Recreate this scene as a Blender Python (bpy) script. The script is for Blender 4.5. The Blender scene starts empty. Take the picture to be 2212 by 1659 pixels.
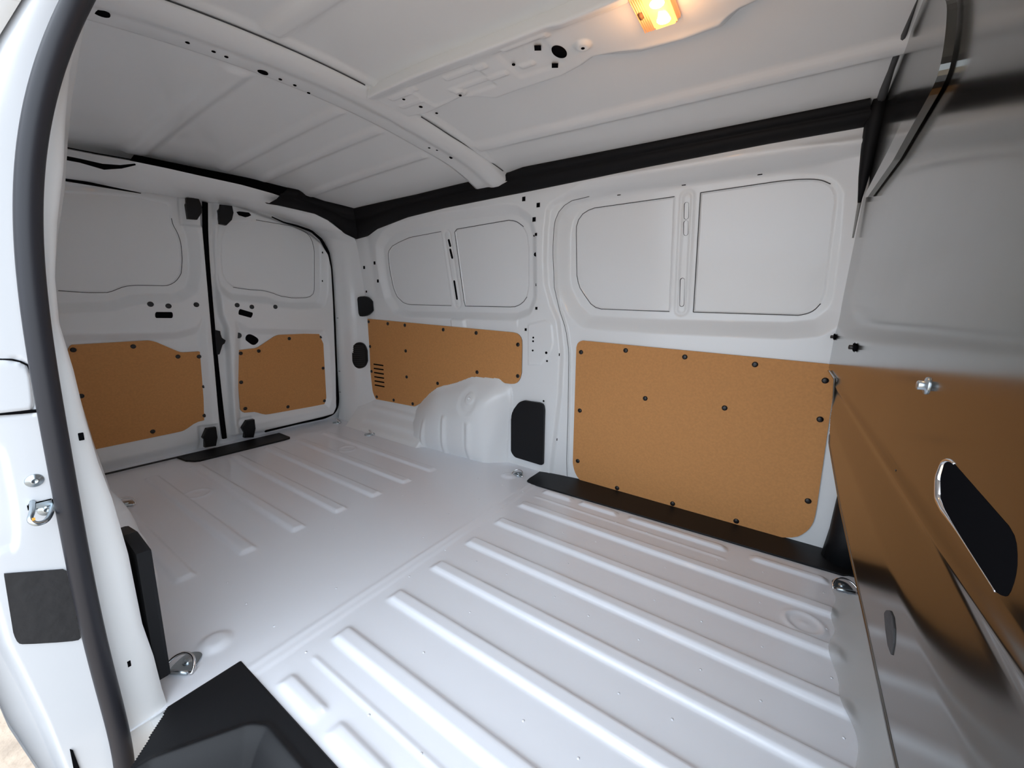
import bpy, bmesh, math, random
import numpy as np
from mathutils import Vector, Matrix
random.seed(3)
sc = bpy.context.scene
col = sc.collection

# ------------------------------------------------------------------ camera, sky, exposure
cam_d = bpy.data.cameras.new('camera'); cam = bpy.data.objects.new('camera', cam_d); col.objects.link(cam)
_r, _u, _f = Vector((0.828096, 0.559725, 0.031075)), Vector((-0.132541, 0.141628, 0.981007)), Vector((-0.544693, 0.816486, -0.191468))
cam.matrix_world = Matrix(((_r.x, _u.x, -_f.x, 0.0), (_r.y, _u.y, -_f.y, 0.0), (_r.z, _u.z, -_f.z, 0.785), (0, 0, 0, 1)))
cam_d.sensor_width = 36.0; cam_d.lens = 36.0 * 870.88 / 2212.0; cam_d.clip_start = 0.02
sc.camera = cam
world = bpy.data.worlds.new('overcast_sky'); sc.world = world; world.use_nodes = True
_nt = world.node_tree; bg = _nt.nodes['Background']; bg.inputs[1].default_value = 3.2
_tc = _nt.nodes.new('ShaderNodeTexCoord'); _sx = _nt.nodes.new('ShaderNodeSeparateXYZ'); _cr = _nt.nodes.new('ShaderNodeValToRGB')   # overcast: zenith a little brighter than the horizon
_cr.color_ramp.elements[0].position = 0.0; _cr.color_ramp.elements[0].color = (0.55, 0.625, 0.72, 1)
_cr.color_ramp.elements[1].position = 1.0; _cr.color_ramp.elements[1].color = (0.83, 0.91, 1.0, 1)
_nt.links.new(_tc.outputs['Generated'], _sx.inputs[0]); _nt.links.new(_sx.outputs['Z'], _cr.inputs[0]); _nt.links.new(_cr.outputs[0], bg.inputs[0])
sc.view_settings.view_transform = 'Standard'; sc.view_settings.look = 'None'
sc.cycles.max_bounces = 14; sc.cycles.diffuse_bounces = 9; sc.cycles.glossy_bounces = 6   # white walls pass the daylight on many times
sc.view_settings.exposure = 0.42; sc.view_settings.gamma = 1.0; sc.view_settings.use_curve_mapping = False

# outlines of the pressed panels, boards and fittings, in metres in the plane of each body surface
G = {
  'hb_front': [(-0.754,0.614),(-0.748,0.634),(-0.729,0.644),(0.131,0.632),(0.147,0.616),(0.151,0.595),(0.166,0.149),(0.166,0.102),(0.16,0.07),(0.145,0.041),(0.125,0.019),(0.079,0.002),(-0.04,-0.006),(-0.354,-0.009),(-0.634,-0.009),(-0.674,-0.007),(-0.706,0.011),(-0.726,0.041),(-0.736,0.077)],
  'hb_front_rv': [(-0.73,0.593),(-0.533,0.618),(-0.304,0.613),(-0.073,0.609),(0.127,0.578),(-0.436,0.431),(-0.148,0.44),(0.132,0.449),(-0.718,0.331),(-0.712,0.093),(-0.519,0.016),(-0.287,0.016),(0.14,0.162),(-0.059,0.018)],
  'hb_rear': [(-2.17,0.675),(-1.073,0.659),(-1.044,0.654),(-1.024,0.633),(-1.021,0.603),(-1.018,0.468),(-1.027,0.435),(-1.047,0.414),(-1.077,0.408),(-1.319,0.403),(-1.363,0.39),(-1.441,0.357),(-1.523,0.34),(-1.576,0.317),(-1.649,0.261),(-1.706,0.21),(-1.758,0.18),(-2.115,0.169),(-2.137,0.202),(-2.157,0.26),(-2.159,0.468),(-2.167,0.642)],
  'hb_rear_rv': [(-2.157,0.657),(-1.978,0.654),(-1.828,0.653),(-1.526,0.645),(-1.299,0.642),(-1.044,0.603),(-1.825,0.504),(-2.152,0.503),(-2.147,0.345),(-1.821,0.35),(-1.289,0.441),(-1.039,0.452),(-1.569,0.345),(-2.103,0.186),(-1.942,0.19),(-1.773,0.194)],
  'hb_rear_sl': [(-2.122,0.394),(-2.121,0.367),(-2.12,0.341),(-2.119,0.314),(-2.118,0.287),(-2.117,0.261)],
  'hb_rear_sl2': [(-2.032,0.395),(-2.031,0.369),(-2.03,0.342),(-2.029,0.316),(-2.028,0.289),(-2.027,0.262)],
  'hb_d1': [(0.343,0.553),(0.354,0.573),(0.599,0.578),(0.622,0.57),(0.7,0.52),(0.716,0.514),(0.786,0.513),(0.805,0.5),(0.808,0.469),(0.808,0.205),(0.803,0.171),(0.784,0.158),(0.742,0.155),(0.698,0.127),(0.679,0.122),(0.363,0.116),(0.351,0.13)],
  'hb_d1_rv': [(0.359,0.552),(0.543,0.554),(0.698,0.495),(0.782,0.488),(0.792,0.334),(0.782,0.183),(0.572,0.149),(0.36,0.358)],
  'hb_d2': [(0.942,0.489),(0.956,0.507),(1.04,0.511),(1.059,0.518),(1.145,0.572),(1.168,0.579),(1.415,0.58),(1.442,0.573),(1.454,0.549),(1.456,0.135),(1.442,0.118),(1.092,0.124),(1.067,0.127),(1.019,0.153),(0.961,0.16),(0.946,0.179)],
  'hb_d2_rv': [(0.968,0.489),(1.058,0.495),(1.227,0.555),(1.423,0.556),(0.96,0.332),(1.43,0.357),(0.971,0.182),(1.201,0.147),(1.433,0.142)],
  'd1_blank': [(0.311,0.788),(0.347,0.786),(0.423,0.782),(0.491,0.785),(0.544,0.814),(0.583,0.82),(0.662,0.823),(0.687,0.822),(0.722,0.841),(0.747,0.88),(0.757,0.947),(0.758,1.018),(0.75,1.063),(0.734,1.096),(0.732,1.123),(0.738,1.163),(0.727,1.188),(0.619,1.194),(0.391,1.162),(0.332,1.145)],
  'd1_rim': [(0.282,0.737),(0.487,0.751),(0.563,0.78),(0.626,0.787),(0.709,0.79),(0.756,0.822),(0.774,0.886),(0.781,0.97),(0.78,1.052),(0.762,1.109),(0.764,1.188),(0.754,1.214),(0.622,1.221),(0.357,1.175)],
  'd1_low': [(0.245,0.622),(0.694,0.612),(0.777,0.638),(0.81,0.693),(0.818,0.648),(0.813,0.273),(0.795,-0.077),(0.344,-0.061),(0.172,0.026)],
  'd2_blank': [(0.914,0.964),(0.922,1.052),(0.938,1.108),(0.961,1.152),(1.09,1.18),(1.282,1.181),(1.356,1.163),(1.388,1.13),(1.403,1.068),(1.396,0.843),(1.386,0.807),(1.354,0.792),(1.266,0.787),(1.194,0.795),(1.14,0.815),(1.093,0.823),(1.036,0.823),(0.96,0.831),(0.927,0.86),(0.915,0.898)],
  'd2_rim': [(0.9,0.962),(0.909,1.06),(0.925,1.127),(0.953,1.181),(1.092,1.207),(1.296,1.207),(1.39,1.183),(1.428,1.136),(1.434,1.059),(1.428,0.831),(1.405,0.769),(1.265,0.761),(1.175,0.769),(1.127,0.79),(1.034,0.794),(0.948,0.8),(0.909,0.841),(0.899,0.896)],
  'd2_low': [(0.945,0.669),(1.012,0.625),(1.43,0.602),(1.465,0.519),(1.476,0.156),(1.455,0.091),(1.129,0.091),(0.911,0.087),(0.911,0.255)],
  'd2_belt': [(0.936,0.786),(1.163,0.781)],
  'd2_outline': [(0.902,1.224),(0.882,0.873),(0.888,0.693),(0.908,0.623),(0.901,0.042),(1.061,0.025),(1.415,0.034),(1.486,0.04),(1.511,0.086),(1.512,0.336),(1.503,0.777),(1.495,0.971),(1.478,1.05),(1.445,1.12),(1.389,1.155),(1.282,1.185),(1.16,1.206),(1.049,1.221)],
  'd2_seal': [(1.16,1.206),(1.22,1.189),(1.295,1.183),(1.375,1.169),(1.436,1.129),(1.476,1.063),(1.492,0.971),(1.498,0.862),(1.506,0.634),(1.512,0.336),(1.522,0.132),(1.514,0.079),(1.486,0.046),(1.421,0.032),(1.235,0.035),(1.061,0.031)],
  'mid_seal': [(0.862,1.216),(0.853,1.083),(0.849,0.957),(0.848,0.783),(0.848,0.602),(0.85,0.413),(0.854,0.215),(0.859,0.04)],
  'd1_holes': [(0.614,0.74),(0.677,0.733),(0.784,0.741)],
  'd1_rect': [(0.627,0.706),(0.69,0.706),(0.688,0.678),(0.624,0.679)],
  'd2_holes': [(0.959,0.742),(1.028,0.734),(1.148,0.736)],
  'd2_rect': [(0.968,0.724),(1.033,0.703),(1.022,0.676),(0.96,0.695)],
  'd2_plug': [(0.961,0.585)],
  'd2_pull': [(0.998,0.574),(1.006,0.586),(1.022,0.59),(1.046,0.576),(1.062,0.561),(1.061,0.545),(1.043,0.529),(1.027,0.53),(1.008,0.548),(0.997,0.559)],
  'd2_dots': [(1.449,1.06),(1.444,0.894)],
  'cat1': [(0.783,1.215),(0.828,1.225),(0.835,1.202),(0.84,1.189),(0.836,1.162),(0.817,1.129),(0.781,1.126),(0.778,1.187),(0.782,1.195)],
  'cat2': [(0.914,1.215),(0.966,1.219),(0.97,1.188),(0.961,1.154),(0.935,1.124),(0.908,1.126),(0.904,1.186),(0.911,1.198)],
  'cat3': [(0.754,0.075),(0.775,0.12),(0.816,0.118),(0.818,0.061),(0.808,0.017),(0.76,0.021),(0.763,0.061)],
  'cat4': [(0.935,0.084),(0.961,0.12),(1.0,0.119),(1.002,0.065),(0.989,0.016),(0.943,0.025),(0.947,0.051)],
  'cat5': [(0.849,0.62),(0.873,0.612),(0.874,0.577),(0.894,0.564),(0.888,0.548),(0.874,0.542),(0.862,0.495),(0.85,0.492)],
  'sill': [(-2.417,0.653),(-2.294,0.655),(-2.26,0.664),(-2.248,1.107),(-2.262,1.127),(-2.418,1.13),(-2.586,1.109),(-2.606,0.765)],
  'rw1': [(-1.962,1.049),(-1.954,1.069),(-1.917,1.094),(-1.859,1.111),(-1.766,1.131),(-1.53,1.145),(-1.499,0.773),(-1.825,0.77),(-1.876,0.779),(-1.929,0.813),(-1.951,0.862),(-1.964,0.961)],
  'rw2': [(-1.44,1.148),(-1.109,1.164),(-1.068,1.157),(-1.03,1.131),(-1.012,1.099),(-1.005,1.036),(-1.011,0.875),(-1.023,0.826),(-1.052,0.793),(-1.093,0.777),(-1.409,0.773)],
  'rw_rim': [(-1.996,1.023),(-1.991,1.086),(-1.933,1.134),(-1.849,1.162),(-1.506,1.186),(-1.109,1.189),(-1.055,1.18),(-1.001,1.142),(-0.984,1.084),(-0.988,0.828),(-1.01,0.775),(-1.076,0.75),(-1.81,0.734),(-1.909,0.749),(-1.973,0.815),(-1.993,0.92)],
  'fw1': [(-0.794,1.117),(-0.785,1.147),(-0.763,1.171),(-0.721,1.185),(-0.401,1.193),(-0.389,0.78),(-0.687,0.781),(-0.72,0.799),(-0.774,0.867),(-0.789,0.911)],
  'fw2': [(-0.314,1.196),(-0.084,1.203),(-0.029,1.202),(0.025,1.195),(0.054,1.178),(0.07,1.156),(0.076,1.131),(0.09,0.857),(0.083,0.822),(0.066,0.794),(0.033,0.782),(-0.302,0.781)],
  'fw_rim': [(-0.817,1.092),(-0.806,1.147),(-0.775,1.187),(-0.721,1.209),(-0.323,1.221),(-0.074,1.222),(0.029,1.209),(0.066,1.19),(0.091,1.151),(0.104,1.029),(0.113,0.843),(0.107,0.808),(0.077,0.771),(-0.0,0.757),(-0.448,0.748),(-0.717,0.751),(-0.767,0.792),(-0.811,0.869),(-0.82,0.926)],
  'rw_slot': [(-1.483,1.1),(-1.477,1.074),(-1.478,1.054),(-1.47,1.016),(-1.468,0.898),(-1.459,0.81)],
  'fw_slot': [(-0.358,1.162),(-0.355,1.12),(-0.355,1.101),(-0.352,1.065),(-0.351,0.899),(-0.346,0.808)],
  'L1': [(-0.831,1.224),(-0.878,1.212),(-0.903,1.188),(-0.916,1.099),(-0.923,0.986),(-0.919,0.879),(-0.891,0.789),(-0.852,0.719),(-0.828,0.587),(-0.826,0.397),(-0.84,0.173),(-0.848,0.049)],
  'L2': [(-0.726,1.224),(-0.8,1.212),(-0.846,1.182),(-0.869,1.131),(-0.877,1.022),(-0.872,0.869),(-0.849,0.78),(-0.809,0.691),(-0.787,0.591),(-0.773,0.297),(-0.766,0.076),(-0.756,-0.013)],
  'cover': [(-1.062,0.244),(-1.053,0.281),(-1.02,0.327),(-0.994,0.34),(-0.904,0.343),(-0.886,0.337),(-0.88,0.311),(-0.873,0.049),(-0.878,0.041),(-1.035,0.045),(-1.056,0.065)],
  'sq': [(-1.005,1.234),(-0.934,1.203),(-0.956,1.149),(-0.949,1.089),(-0.953,0.775),(-1.006,0.676),(-2.155,0.981),(-2.054,1.004),(-2.045,0.902),(-2.167,0.84)],
  'rd': [(-0.967,1.087),(-0.956,1.008),(-0.961,0.642),(-0.961,0.625),(-0.961,0.582),(-0.889,0.578),(-0.885,0.54),(-0.893,0.351),(-2.236,1.074)],
  'sl': [(-0.957,0.879),(-0.825,0.575),(-0.822,0.174)],
  'slh': [(-0.609,1.22),(-0.371,1.226),(-0.137,1.228)],
  'block': [(-2.215,0.802),(-2.205,0.808),(-2.16,0.812),(-2.119,0.785),(-2.115,0.724),(-2.158,0.694),(-2.201,0.686),(-2.21,0.698)],
  'vent': [(-2.27,0.476),(-2.256,0.513),(-2.224,0.529),(-2.19,0.519),(-2.173,0.482),(-2.172,0.408),(-2.19,0.372),(-2.225,0.357),(-2.259,0.367),(-2.271,0.402)],
  'ph': [(-2.339,1.083),(-2.34,1.042),(-2.242,1.075),(-2.358,0.672),(-2.364,0.332),(-2.368,0.193)],
  'arch': [(-1.872,-0.007),(-1.807,0.093),(-1.726,0.207),(-1.649,0.282),(-1.576,0.333),(-1.441,0.377),(-1.326,0.426),(-1.147,0.439),(-1.068,0.396),(-1.055,0.34),(-1.062,0.244),(-1.071,0.024),(-1.072,-0.102),(-1.92,-0.185)],
  'boss': [(-1.349,0.289)],
  'groove': [(-1.72,0.124),(-1.721,0.038),(-1.548,0.182),(-1.548,-0.004),(-1.37,0.175),(-1.369,0.031)],
  'clip_r': [(-1.479,0.706),(-1.367,0.671)],
  'pillar_seam': [(-2.208,1.146),(-2.201,1.07),(-2.195,0.949),(-2.191,0.812),(-2.181,0.641)],
  'plate_B': [(-0.997,0.702),(-0.9,0.728),(-0.868,0.708),(-0.854,0.627),(-0.867,0.573),(-0.895,0.549),(-0.913,0.515),(-0.988,0.507)],
  'step_far': [(-0.875,1.464),(-0.884,1.5),(-0.887,1.612),(-0.813,1.677),(0.251,1.506),(0.26,1.518),(0.268,1.513)],
  'nstep': [(-0.898,0.176),(-0.896,0.299),(-0.893,0.306),(-0.877,0.31),(-0.854,0.309)],
  'nwell': [(-0.795,0.127),(-0.72,0.25),(-0.709,0.261),(-0.692,0.265),(-0.592,0.263)],
  'rings': [(-1.867,1.223),(-1.875,0.555),(0.14,1.192)],
  'domes': [(-0.995,0.292),(-0.983,1.475)],
  'hooks': [(-0.975,0.229),(0.227,1.438),(-0.955,1.552),(-1.98,1.446),(-2.349,1.476),(-1.98,0.363)],
  'bow_h': [(-1.238,0.507),(-1.242,0.536),(-1.255,0.674),(-1.256,0.715),(-1.267,0.762),(-1.237,0.454),(-1.233,1.221),(-1.218,1.248),(-1.189,1.383),(-1.184,1.405)],
  'bow_o': [(-1.253,0.627),(-1.206,1.32),(-1.222,0.304)],
  'pl_sq': [(-0.571,0.92),(-0.568,1.0),(-0.737,0.92),(-0.732,1.015)],
  'pl_rd': [(-0.475,0.963),(-0.865,0.981),(-0.657,0.946),(-1.04,0.926),(-1.028,0.983),(-1.03,1.054)],
  'pl_ov': [(-0.534,0.958)],
  'pl_emb': [(-0.82,0.877),(-0.689,0.911),(-0.883,0.945),(-0.695,0.991),(-0.603,0.895),(-0.567,0.907),(-0.622,0.966),(-0.601,0.965)],
  'pl_far': [(-1.113,1.025),(-1.041,1.038),(-0.887,1.018),(-0.835,1.04),(-0.79,1.071),(-0.706,1.066),(-0.574,1.064),(-0.515,1.049),(-0.476,1.031),(-0.448,1.036),(-0.365,1.054),(-0.274,1.059),(-0.2,1.055),(-0.163,1.032)],
  'lamp': [(-0.346,0.923),(-0.344,1.01),(-0.328,1.035),(-0.281,1.024),(-0.275,0.994),(-0.278,0.964)],
  'crease': [(1.359,0.618),(0.732,0.605),(0.615,0.604),(0.399,0.598)],
  'bolt': [(0.586,0.716)],
  'clips': [(1.625,0.72),(1.134,0.719),(0.895,0.628)],
  'handle': [(0.49,0.663),(0.478,0.668),(0.467,0.668),(0.362,0.661),(0.351,0.658),(0.343,0.648),(0.34,0.638),(0.341,0.626),(0.346,0.622),(0.356,0.619),(0.463,0.627),(0.479,0.631),(0.492,0.647)],
  'strip': [(0.914,1.245),(0.879,1.183),(0.908,1.15),(0.966,1.142),(1.152,1.117),(1.453,1.093)],
  'strip2': [(0.858,1.214),(0.824,1.161),(0.811,1.117),(0.824,1.096),(0.896,1.089),(1.066,1.071),(1.364,1.073)],
  'slit': [(1.13,1.345),(1.155,1.328),(1.284,1.367),(1.446,1.385),(1.715,1.454),(1.6,1.308),(1.497,1.097)],
  'almond': [(0.506,0.494),(0.502,0.5),(0.492,0.507),(0.48,0.508),(0.469,0.503),(0.462,0.494),(0.46,0.482),(0.475,0.481),(0.491,0.486)],
  'crz': [(0.996,0.613),(0.622,0.607)],
  'body': [(0.146,1.174),(0.131,1.135),(0.119,1.102),(0.083,1.002),(0.036,0.738),(0.004,0.418),(0.004,0.235),(0.008,0.131),(0.008,0.004)],
  'seal': [(0.221,1.239),(0.201,1.194),(0.18,1.149),(0.161,1.091),(0.142,1.023),(0.126,0.952),(0.114,0.878),(0.104,0.802),(0.103,0.744),(0.108,0.668),(0.102,0.569),(0.098,0.448),(0.099,0.35),(0.102,0.237),(0.103,0.093),(0.107,-0.072),(0.11,-0.164)],
  'seal_x': [(0.195,1.18),(0.174,1.137),(0.156,1.081),(0.138,1.015),(0.121,0.947),(0.11,0.875),(0.102,0.801),(0.1,0.739),(0.101,0.673),(0.098,0.569),(0.095,0.459),(0.096,0.364),(0.098,0.256),(0.101,0.116),(0.103,-0.044)],
  'edge': [(0.227,1.225),(0.214,1.201),(0.198,1.152),(0.182,1.097),(0.17,1.033),(0.159,0.961),(0.143,0.883),(0.131,0.804),(0.127,0.737),(0.133,0.666),(0.136,0.591),(0.142,0.511),(0.151,0.443),(0.159,0.334),(0.162,0.191),(0.17,0.115),(0.174,0.039),(0.178,-0.003),(0.125,-0.042)],
  'jb': [(0.072,0.506),(0.078,0.457),(0.059,0.465),(0.123,0.561),(0.131,0.132),(0.073,0.463)],
  'film': [(0.026,0.377),(0.027,0.377),(0.085,0.351),(0.086,0.22),(0.073,0.226),(0.029,0.255),(0.024,0.261),(0.022,0.277)],
  'flap': [(0.049,0.691),(0.064,0.689),(0.074,0.688),(0.082,0.684),(0.088,0.678),(0.09,0.667),(0.09,0.653),(0.087,0.61)],
  'gro': [(0.039,0.618),(0.054,0.614),(0.071,0.612),(0.088,0.611)],
  'contour': [(0.011,0.385),(0.016,0.329),(0.018,0.264),(0.026,0.2),(0.037,0.101),(0.045,-0.001),(0.046,-0.042)],
  'contour2': [(0.05,0.569),(0.053,0.547),(0.052,0.475),(0.049,0.432),(0.043,0.405),(0.027,0.41)],
  'blk': [(0.05,0.033),(0.053,0.028),(0.056,-0.013),(0.054,-0.052),(0.049,-0.046)],
  'ncov': [(-1.048,0.32),(-0.976,0.331),(-0.932,0.324),(-0.907,0.203),(-0.951,0.123),(-0.96,0.03),(-0.915,0.042),(-0.983,-0.03)],
  'cam': {'r':[0.828096,0.559725,0.031075],'u':[-0.132541,0.141628,0.981007],'f':[-0.544693,0.816486,-0.191468],'F':870.878},
}
G3 = {
  'hd_top': [[-2.17,0.348,1.267],[-2.17,0.395,1.273],[-2.17,0.473,1.277],[-2.17,0.563,1.284],[-2.17,0.676,1.288],[-2.17,0.787,1.289],[-2.17,0.948,1.292],[-2.17,1.09,1.286],[-2.17,1.203,1.272],[-2.17,1.326,1.237],[-2.17,1.447,1.174],[-2.2,1.565,1.143],[-2.192,1.575,1.069],[-2.19,1.591,0.949],[-2.187,1.608,0.812],[-2.176,1.61,0.642],[-2.159,1.61,0.468],[-2.14,1.61,0.307],[-2.12,1.61,0.168],[-2.256,1.527,0.0]],
  'hd_bot': [[-2.329,0.359,1.186],[-2.328,0.41,1.192],[-2.328,0.494,1.2],[-2.327,0.591,1.207],[-2.327,0.713,1.215],[-2.327,0.833,1.218],[-2.326,1.007,1.225],[-2.327,1.161,1.222],[-2.328,1.283,1.205],[-2.329,1.404,1.178],[-2.332,1.463,1.133],[-2.335,1.491,1.065],[-2.341,1.504,0.972],[-2.35,1.51,0.806],[-2.359,1.519,0.634],[-2.369,1.525,0.456],[-2.376,1.532,0.334],[-2.385,1.536,0.177],[-2.39,1.538,0.081],[-2.395,1.533,0.001]],
  'rail_top': [[0.103,1.495,1.347],[-0.136,1.499,1.347],[-0.475,1.504,1.346],[-0.985,1.508,1.345],[-1.066,1.525,1.341],[-1.168,1.529,1.338],[-1.631,1.525,1.318],[-2.099,1.493,1.292]],
  'rail_bot': [[0.12,1.546,1.295],[-0.119,1.546,1.292],[-0.481,1.547,1.281],[-1.008,1.55,1.259],[-1.105,1.551,1.256],[-1.182,1.551,1.253],[-1.467,1.553,1.242],[-1.735,1.555,1.223],[-1.99,1.56,1.184],[-2.08,1.564,1.153],[-2.191,1.566,1.142]],
  'rrail_top': [[-2.099,1.493,1.292],[-2.169,1.357,1.309],[-2.178,1.26,1.321],[-2.152,1.209,1.329],[-2.173,1.163,1.331],[-2.204,1.006,1.339],[-2.241,0.815,1.337],[-2.24,0.686,1.331],[-2.228,0.595,1.325]],
  'rrail_bot': [[-2.17,1.55,1.139],[-2.17,1.475,1.158],[-2.17,1.406,1.204],[-2.17,1.3,1.232],[-2.17,1.201,1.234],[-2.17,1.108,1.235],[-2.17,1.056,1.232]],
}


# ------------------------------------------------------------------ materials
def mat(name, color, rough=0.5, metal=0.0, coat=0.0, noise=None, bump=None, emit=None, alpha=1.0, spec=0.5):
    m = bpy.data.materials.new(name); m.use_nodes = True
    nt = m.node_tree; b = nt.nodes['Principled BSDF']
    b.inputs['Base Color'].default_value = (*color, 1); b.inputs['Roughness'].default_value = rough
    b.inputs['Metallic'].default_value = metal; b.inputs['Coat Weight'].default_value = coat
    b.inputs['Coat Roughness'].default_value = 0.08; b.inputs['Alpha'].default_value = alpha
    b.inputs['Specular IOR Level'].default_value = spec
    if noise:
        tc = nt.nodes.new('ShaderNodeTexCoord'); n = nt.nodes.new('ShaderNodeTexNoise'); n.inputs['Scale'].default_value = noise[0]; n.inputs['Detail'].default_value = 6
        r = nt.nodes.new('ShaderNodeValToRGB'); k = noise[1]
        r.color_ramp.elements[0].position = 0.3; r.color_ramp.elements[1].position = 0.7
        r.color_ramp.elements[0].color = (*[c * (1 - k) for c in color], 1); r.color_ramp.elements[1].color = (*[min(1, c * (1 + k)) for c in color], 1)
        nt.links.new(tc.outputs['Object'], n.inputs['Vector']); nt.links.new(n.outputs['Fac'], r.inputs['Fac']); nt.links.new(r.outputs['Color'], b.inputs['Base Color'])
    if bump:
        tc = nt.nodes.new('ShaderNodeTexCoord'); n = nt.nodes.new('ShaderNodeTexNoise'); n.inputs['Scale'].default_value = bump[0]; n.inputs['Detail'].default_value = 3
        bn = nt.nodes.new('ShaderNodeBump'); bn.inputs['Strength'].default_value = bump[1]; bn.inputs['Distance'].default_value = bump[2]
        nt.links.new(tc.outputs['Object'], n.inputs['Vector']); nt.links.new(n.outputs['Fac'], bn.inputs['Height']); nt.links.new(bn.outputs['Normal'], b.inputs['Normal'])
    if emit:
        b.inputs['Emission Color'].default_value = (*emit[0], 1); b.inputs['Emission Strength'].default_value = emit[1]
    return m
M = {
 'paint': mat('white_paint', (0.86, 0.875, 0.88), 0.34, coat=0.35, bump=(5.0, 0.10, 0.01)),
 'floor': mat('white_floor_paint', (0.83, 0.85, 0.90), 0.28, coat=0.4, bump=(9.0, 0.08, 0.01)),
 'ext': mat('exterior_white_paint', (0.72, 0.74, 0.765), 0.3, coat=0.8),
 'board': mat('hardboard', (0.60, 0.285, 0.10), 0.7, noise=(120.0, 0.06), bump=(400.0, 0.2, 0.001), spec=0.3),
 'board_edge': mat('hardboard_cut_edge', (0.13, 0.07, 0.035), 0.8),
 'black': mat('black_plastic', (0.007, 0.0075, 0.009), 0.5, bump=(900.0, 0.3, 0.0006), spec=0.3),
 'rail': mat('dark_headliner_plastic', (0.007, 0.0068, 0.008), 0.6, bump=(700.0, 0.2, 0.0006), spec=0.2),
 'rubber': mat('rubber_seal', (0.018, 0.018, 0.023), 0.45, bump=(600.0, 0.1, 0.0004), spec=0.4),
 'hole': mat('dark_cavity', (0.006, 0.006, 0.007), 1.0, spec=0.0),
 'gap': mat('panel_gap_sealant', (0.07, 0.072, 0.075), 0.8),
 'rivet': mat('black_rivet', (0.010, 0.008, 0.008), 0.35),
 'plug': mat('grey_rubber_plug', (0.022, 0.025, 0.028), 0.5),
 'steel': mat('galvanised_partition_steel', (0.19, 0.186, 0.172), 0.15, metal=1.0, noise=(3.0, 0.05), bump=(2.2, 0.10, 0.02)),
 'zinc': mat('zinc_hardware', (0.50, 0.56, 0.60), 0.28, metal=1.0),
 'chrome': mat('chrome_rim', (0.8, 0.8, 0.82), 0.12, metal=1.0),
 'film': mat('translucent_protective_film', (0.62, 0.62, 0.60), 0.25, alpha=0.42),
 'patch': mat('black_protective_film', (0.022, 0.022, 0.024), 0.6, bump=(60.0, 0.6, 0.002)),
 'ground': mat('tan_pavement', (0.44, 0.35, 0.27), 0.9, noise=(14.0, 0.22), bump=(40.0, 0.8, 0.01)),
 'trim': mat('grey_foam_strip', (0.28, 0.28, 0.27), 0.7),
 'amber': mat('amber_lit_lens', (0.9, 0.45, 0.12), 0.25, emit=((1.0, 0.42, 0.10), 2.2)),
 'bulb': mat('glowing_bulb', (1, 0.85, 0.5), 0.3, emit=((1.0, 0.80, 0.42), 26.0)),
 'lamp_body': mat('ribbed_lamp_plastic', (0.75, 0.42, 0.22), 0.4, emit=((1.0, 0.33, 0.10), 0.55)),
 'sticker': mat('orange_dot', (0.85, 0.42, 0.05), 0.5),
}

# ------------------------------------------------------------------ surfaces of the van body (metres)
def yw(z): return 1.61 - 0.13 * np.maximum(0, z - 0.8)
def xd(z): return -2.395 + 0.056 * z
def zr(x, y): return 1.405 - 0.06 * ((y - 0.887) / 0.62) ** 2 - 0.055 * np.maximum(0, (-1.04 - x) / 1.05) ** 1.5
def xp(z):
    return 0.13 + 0 * np.asarray(z, float)
PE_Y, PE_Z = [0.10, 0.41, 0.56, 0.69, 0.87, 1.175, 1.354, 1.356, 1.75], [0.425, 0.432, 0.441, 0.447, 0.456, 0.488, 0.612, 0.618, 0.618]   # lower free edge of the partition sheet
def pos(s, u, v, off=0.0):
    u = np.asarray(u, float); v = np.asarray(v, float); o = np.asarray(off, float) + u * 0
    if s == 'wall': return np.stack([u, yw(v) - o, v], -1)
    if s == 'near': return np.stack([u, 1.774 - yw(v) + o, v], -1)
    if s == 'door': return np.stack([xd(v) + o, u, v], -1)
    if s == 'roof': return np.stack([u, v, zr(u, v) - o], -1)
    if s == 'floor': return np.stack([u, v, o + v * 0], -1)
    if s == 'part': return np.stack([xp(v) - o, u, v], -1)
    if s == 'pill': return np.stack([u + o * .342, 1.532 + (u + 2.37) * 0.364 - o * .94, v + o * 0], -1)
    if s == 'jamb': return np.stack([-0.9 + o, u, v], -1)
def ss(t):
    t = np.clip(t, 0, 1); return t * t * (3 - 2 * t)
def sdf(poly, U, V):
    P = np.array(poly, float); d = np.full(np.shape(U), 1e9); ins = np.zeros(np.shape(U), bool)
    for i in range(len(P)):
        a, b = P[i], P[(i + 1) % len(P)]
        e = b - a; wu = U - a[0]; wv = V - a[1]
        t = np.clip((wu * e[0] + wv * e[1]) / max(1e-12, e @ e), 0, 1)
        d = np.minimum(d, (wu - e[0] * t) ** 2 + (wv - e[1] * t) ** 2)
        if a[1] != b[1]:
            c = ((a[1] <= V) & (b[1] > V)) | ((b[1] <= V) & (a[1] > V))
            ins ^= c & (U < a[0] + (V - a[1]) * e[0] / e[1])
    return np.where(ins, 1, -1) * np.sqrt(d)
def rp(t):   # ramp with nearly straight flank, as pressed sheet steel has
    return 0.3 * ss(t) + 0.7 * np.clip(t, 0, 1)
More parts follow.
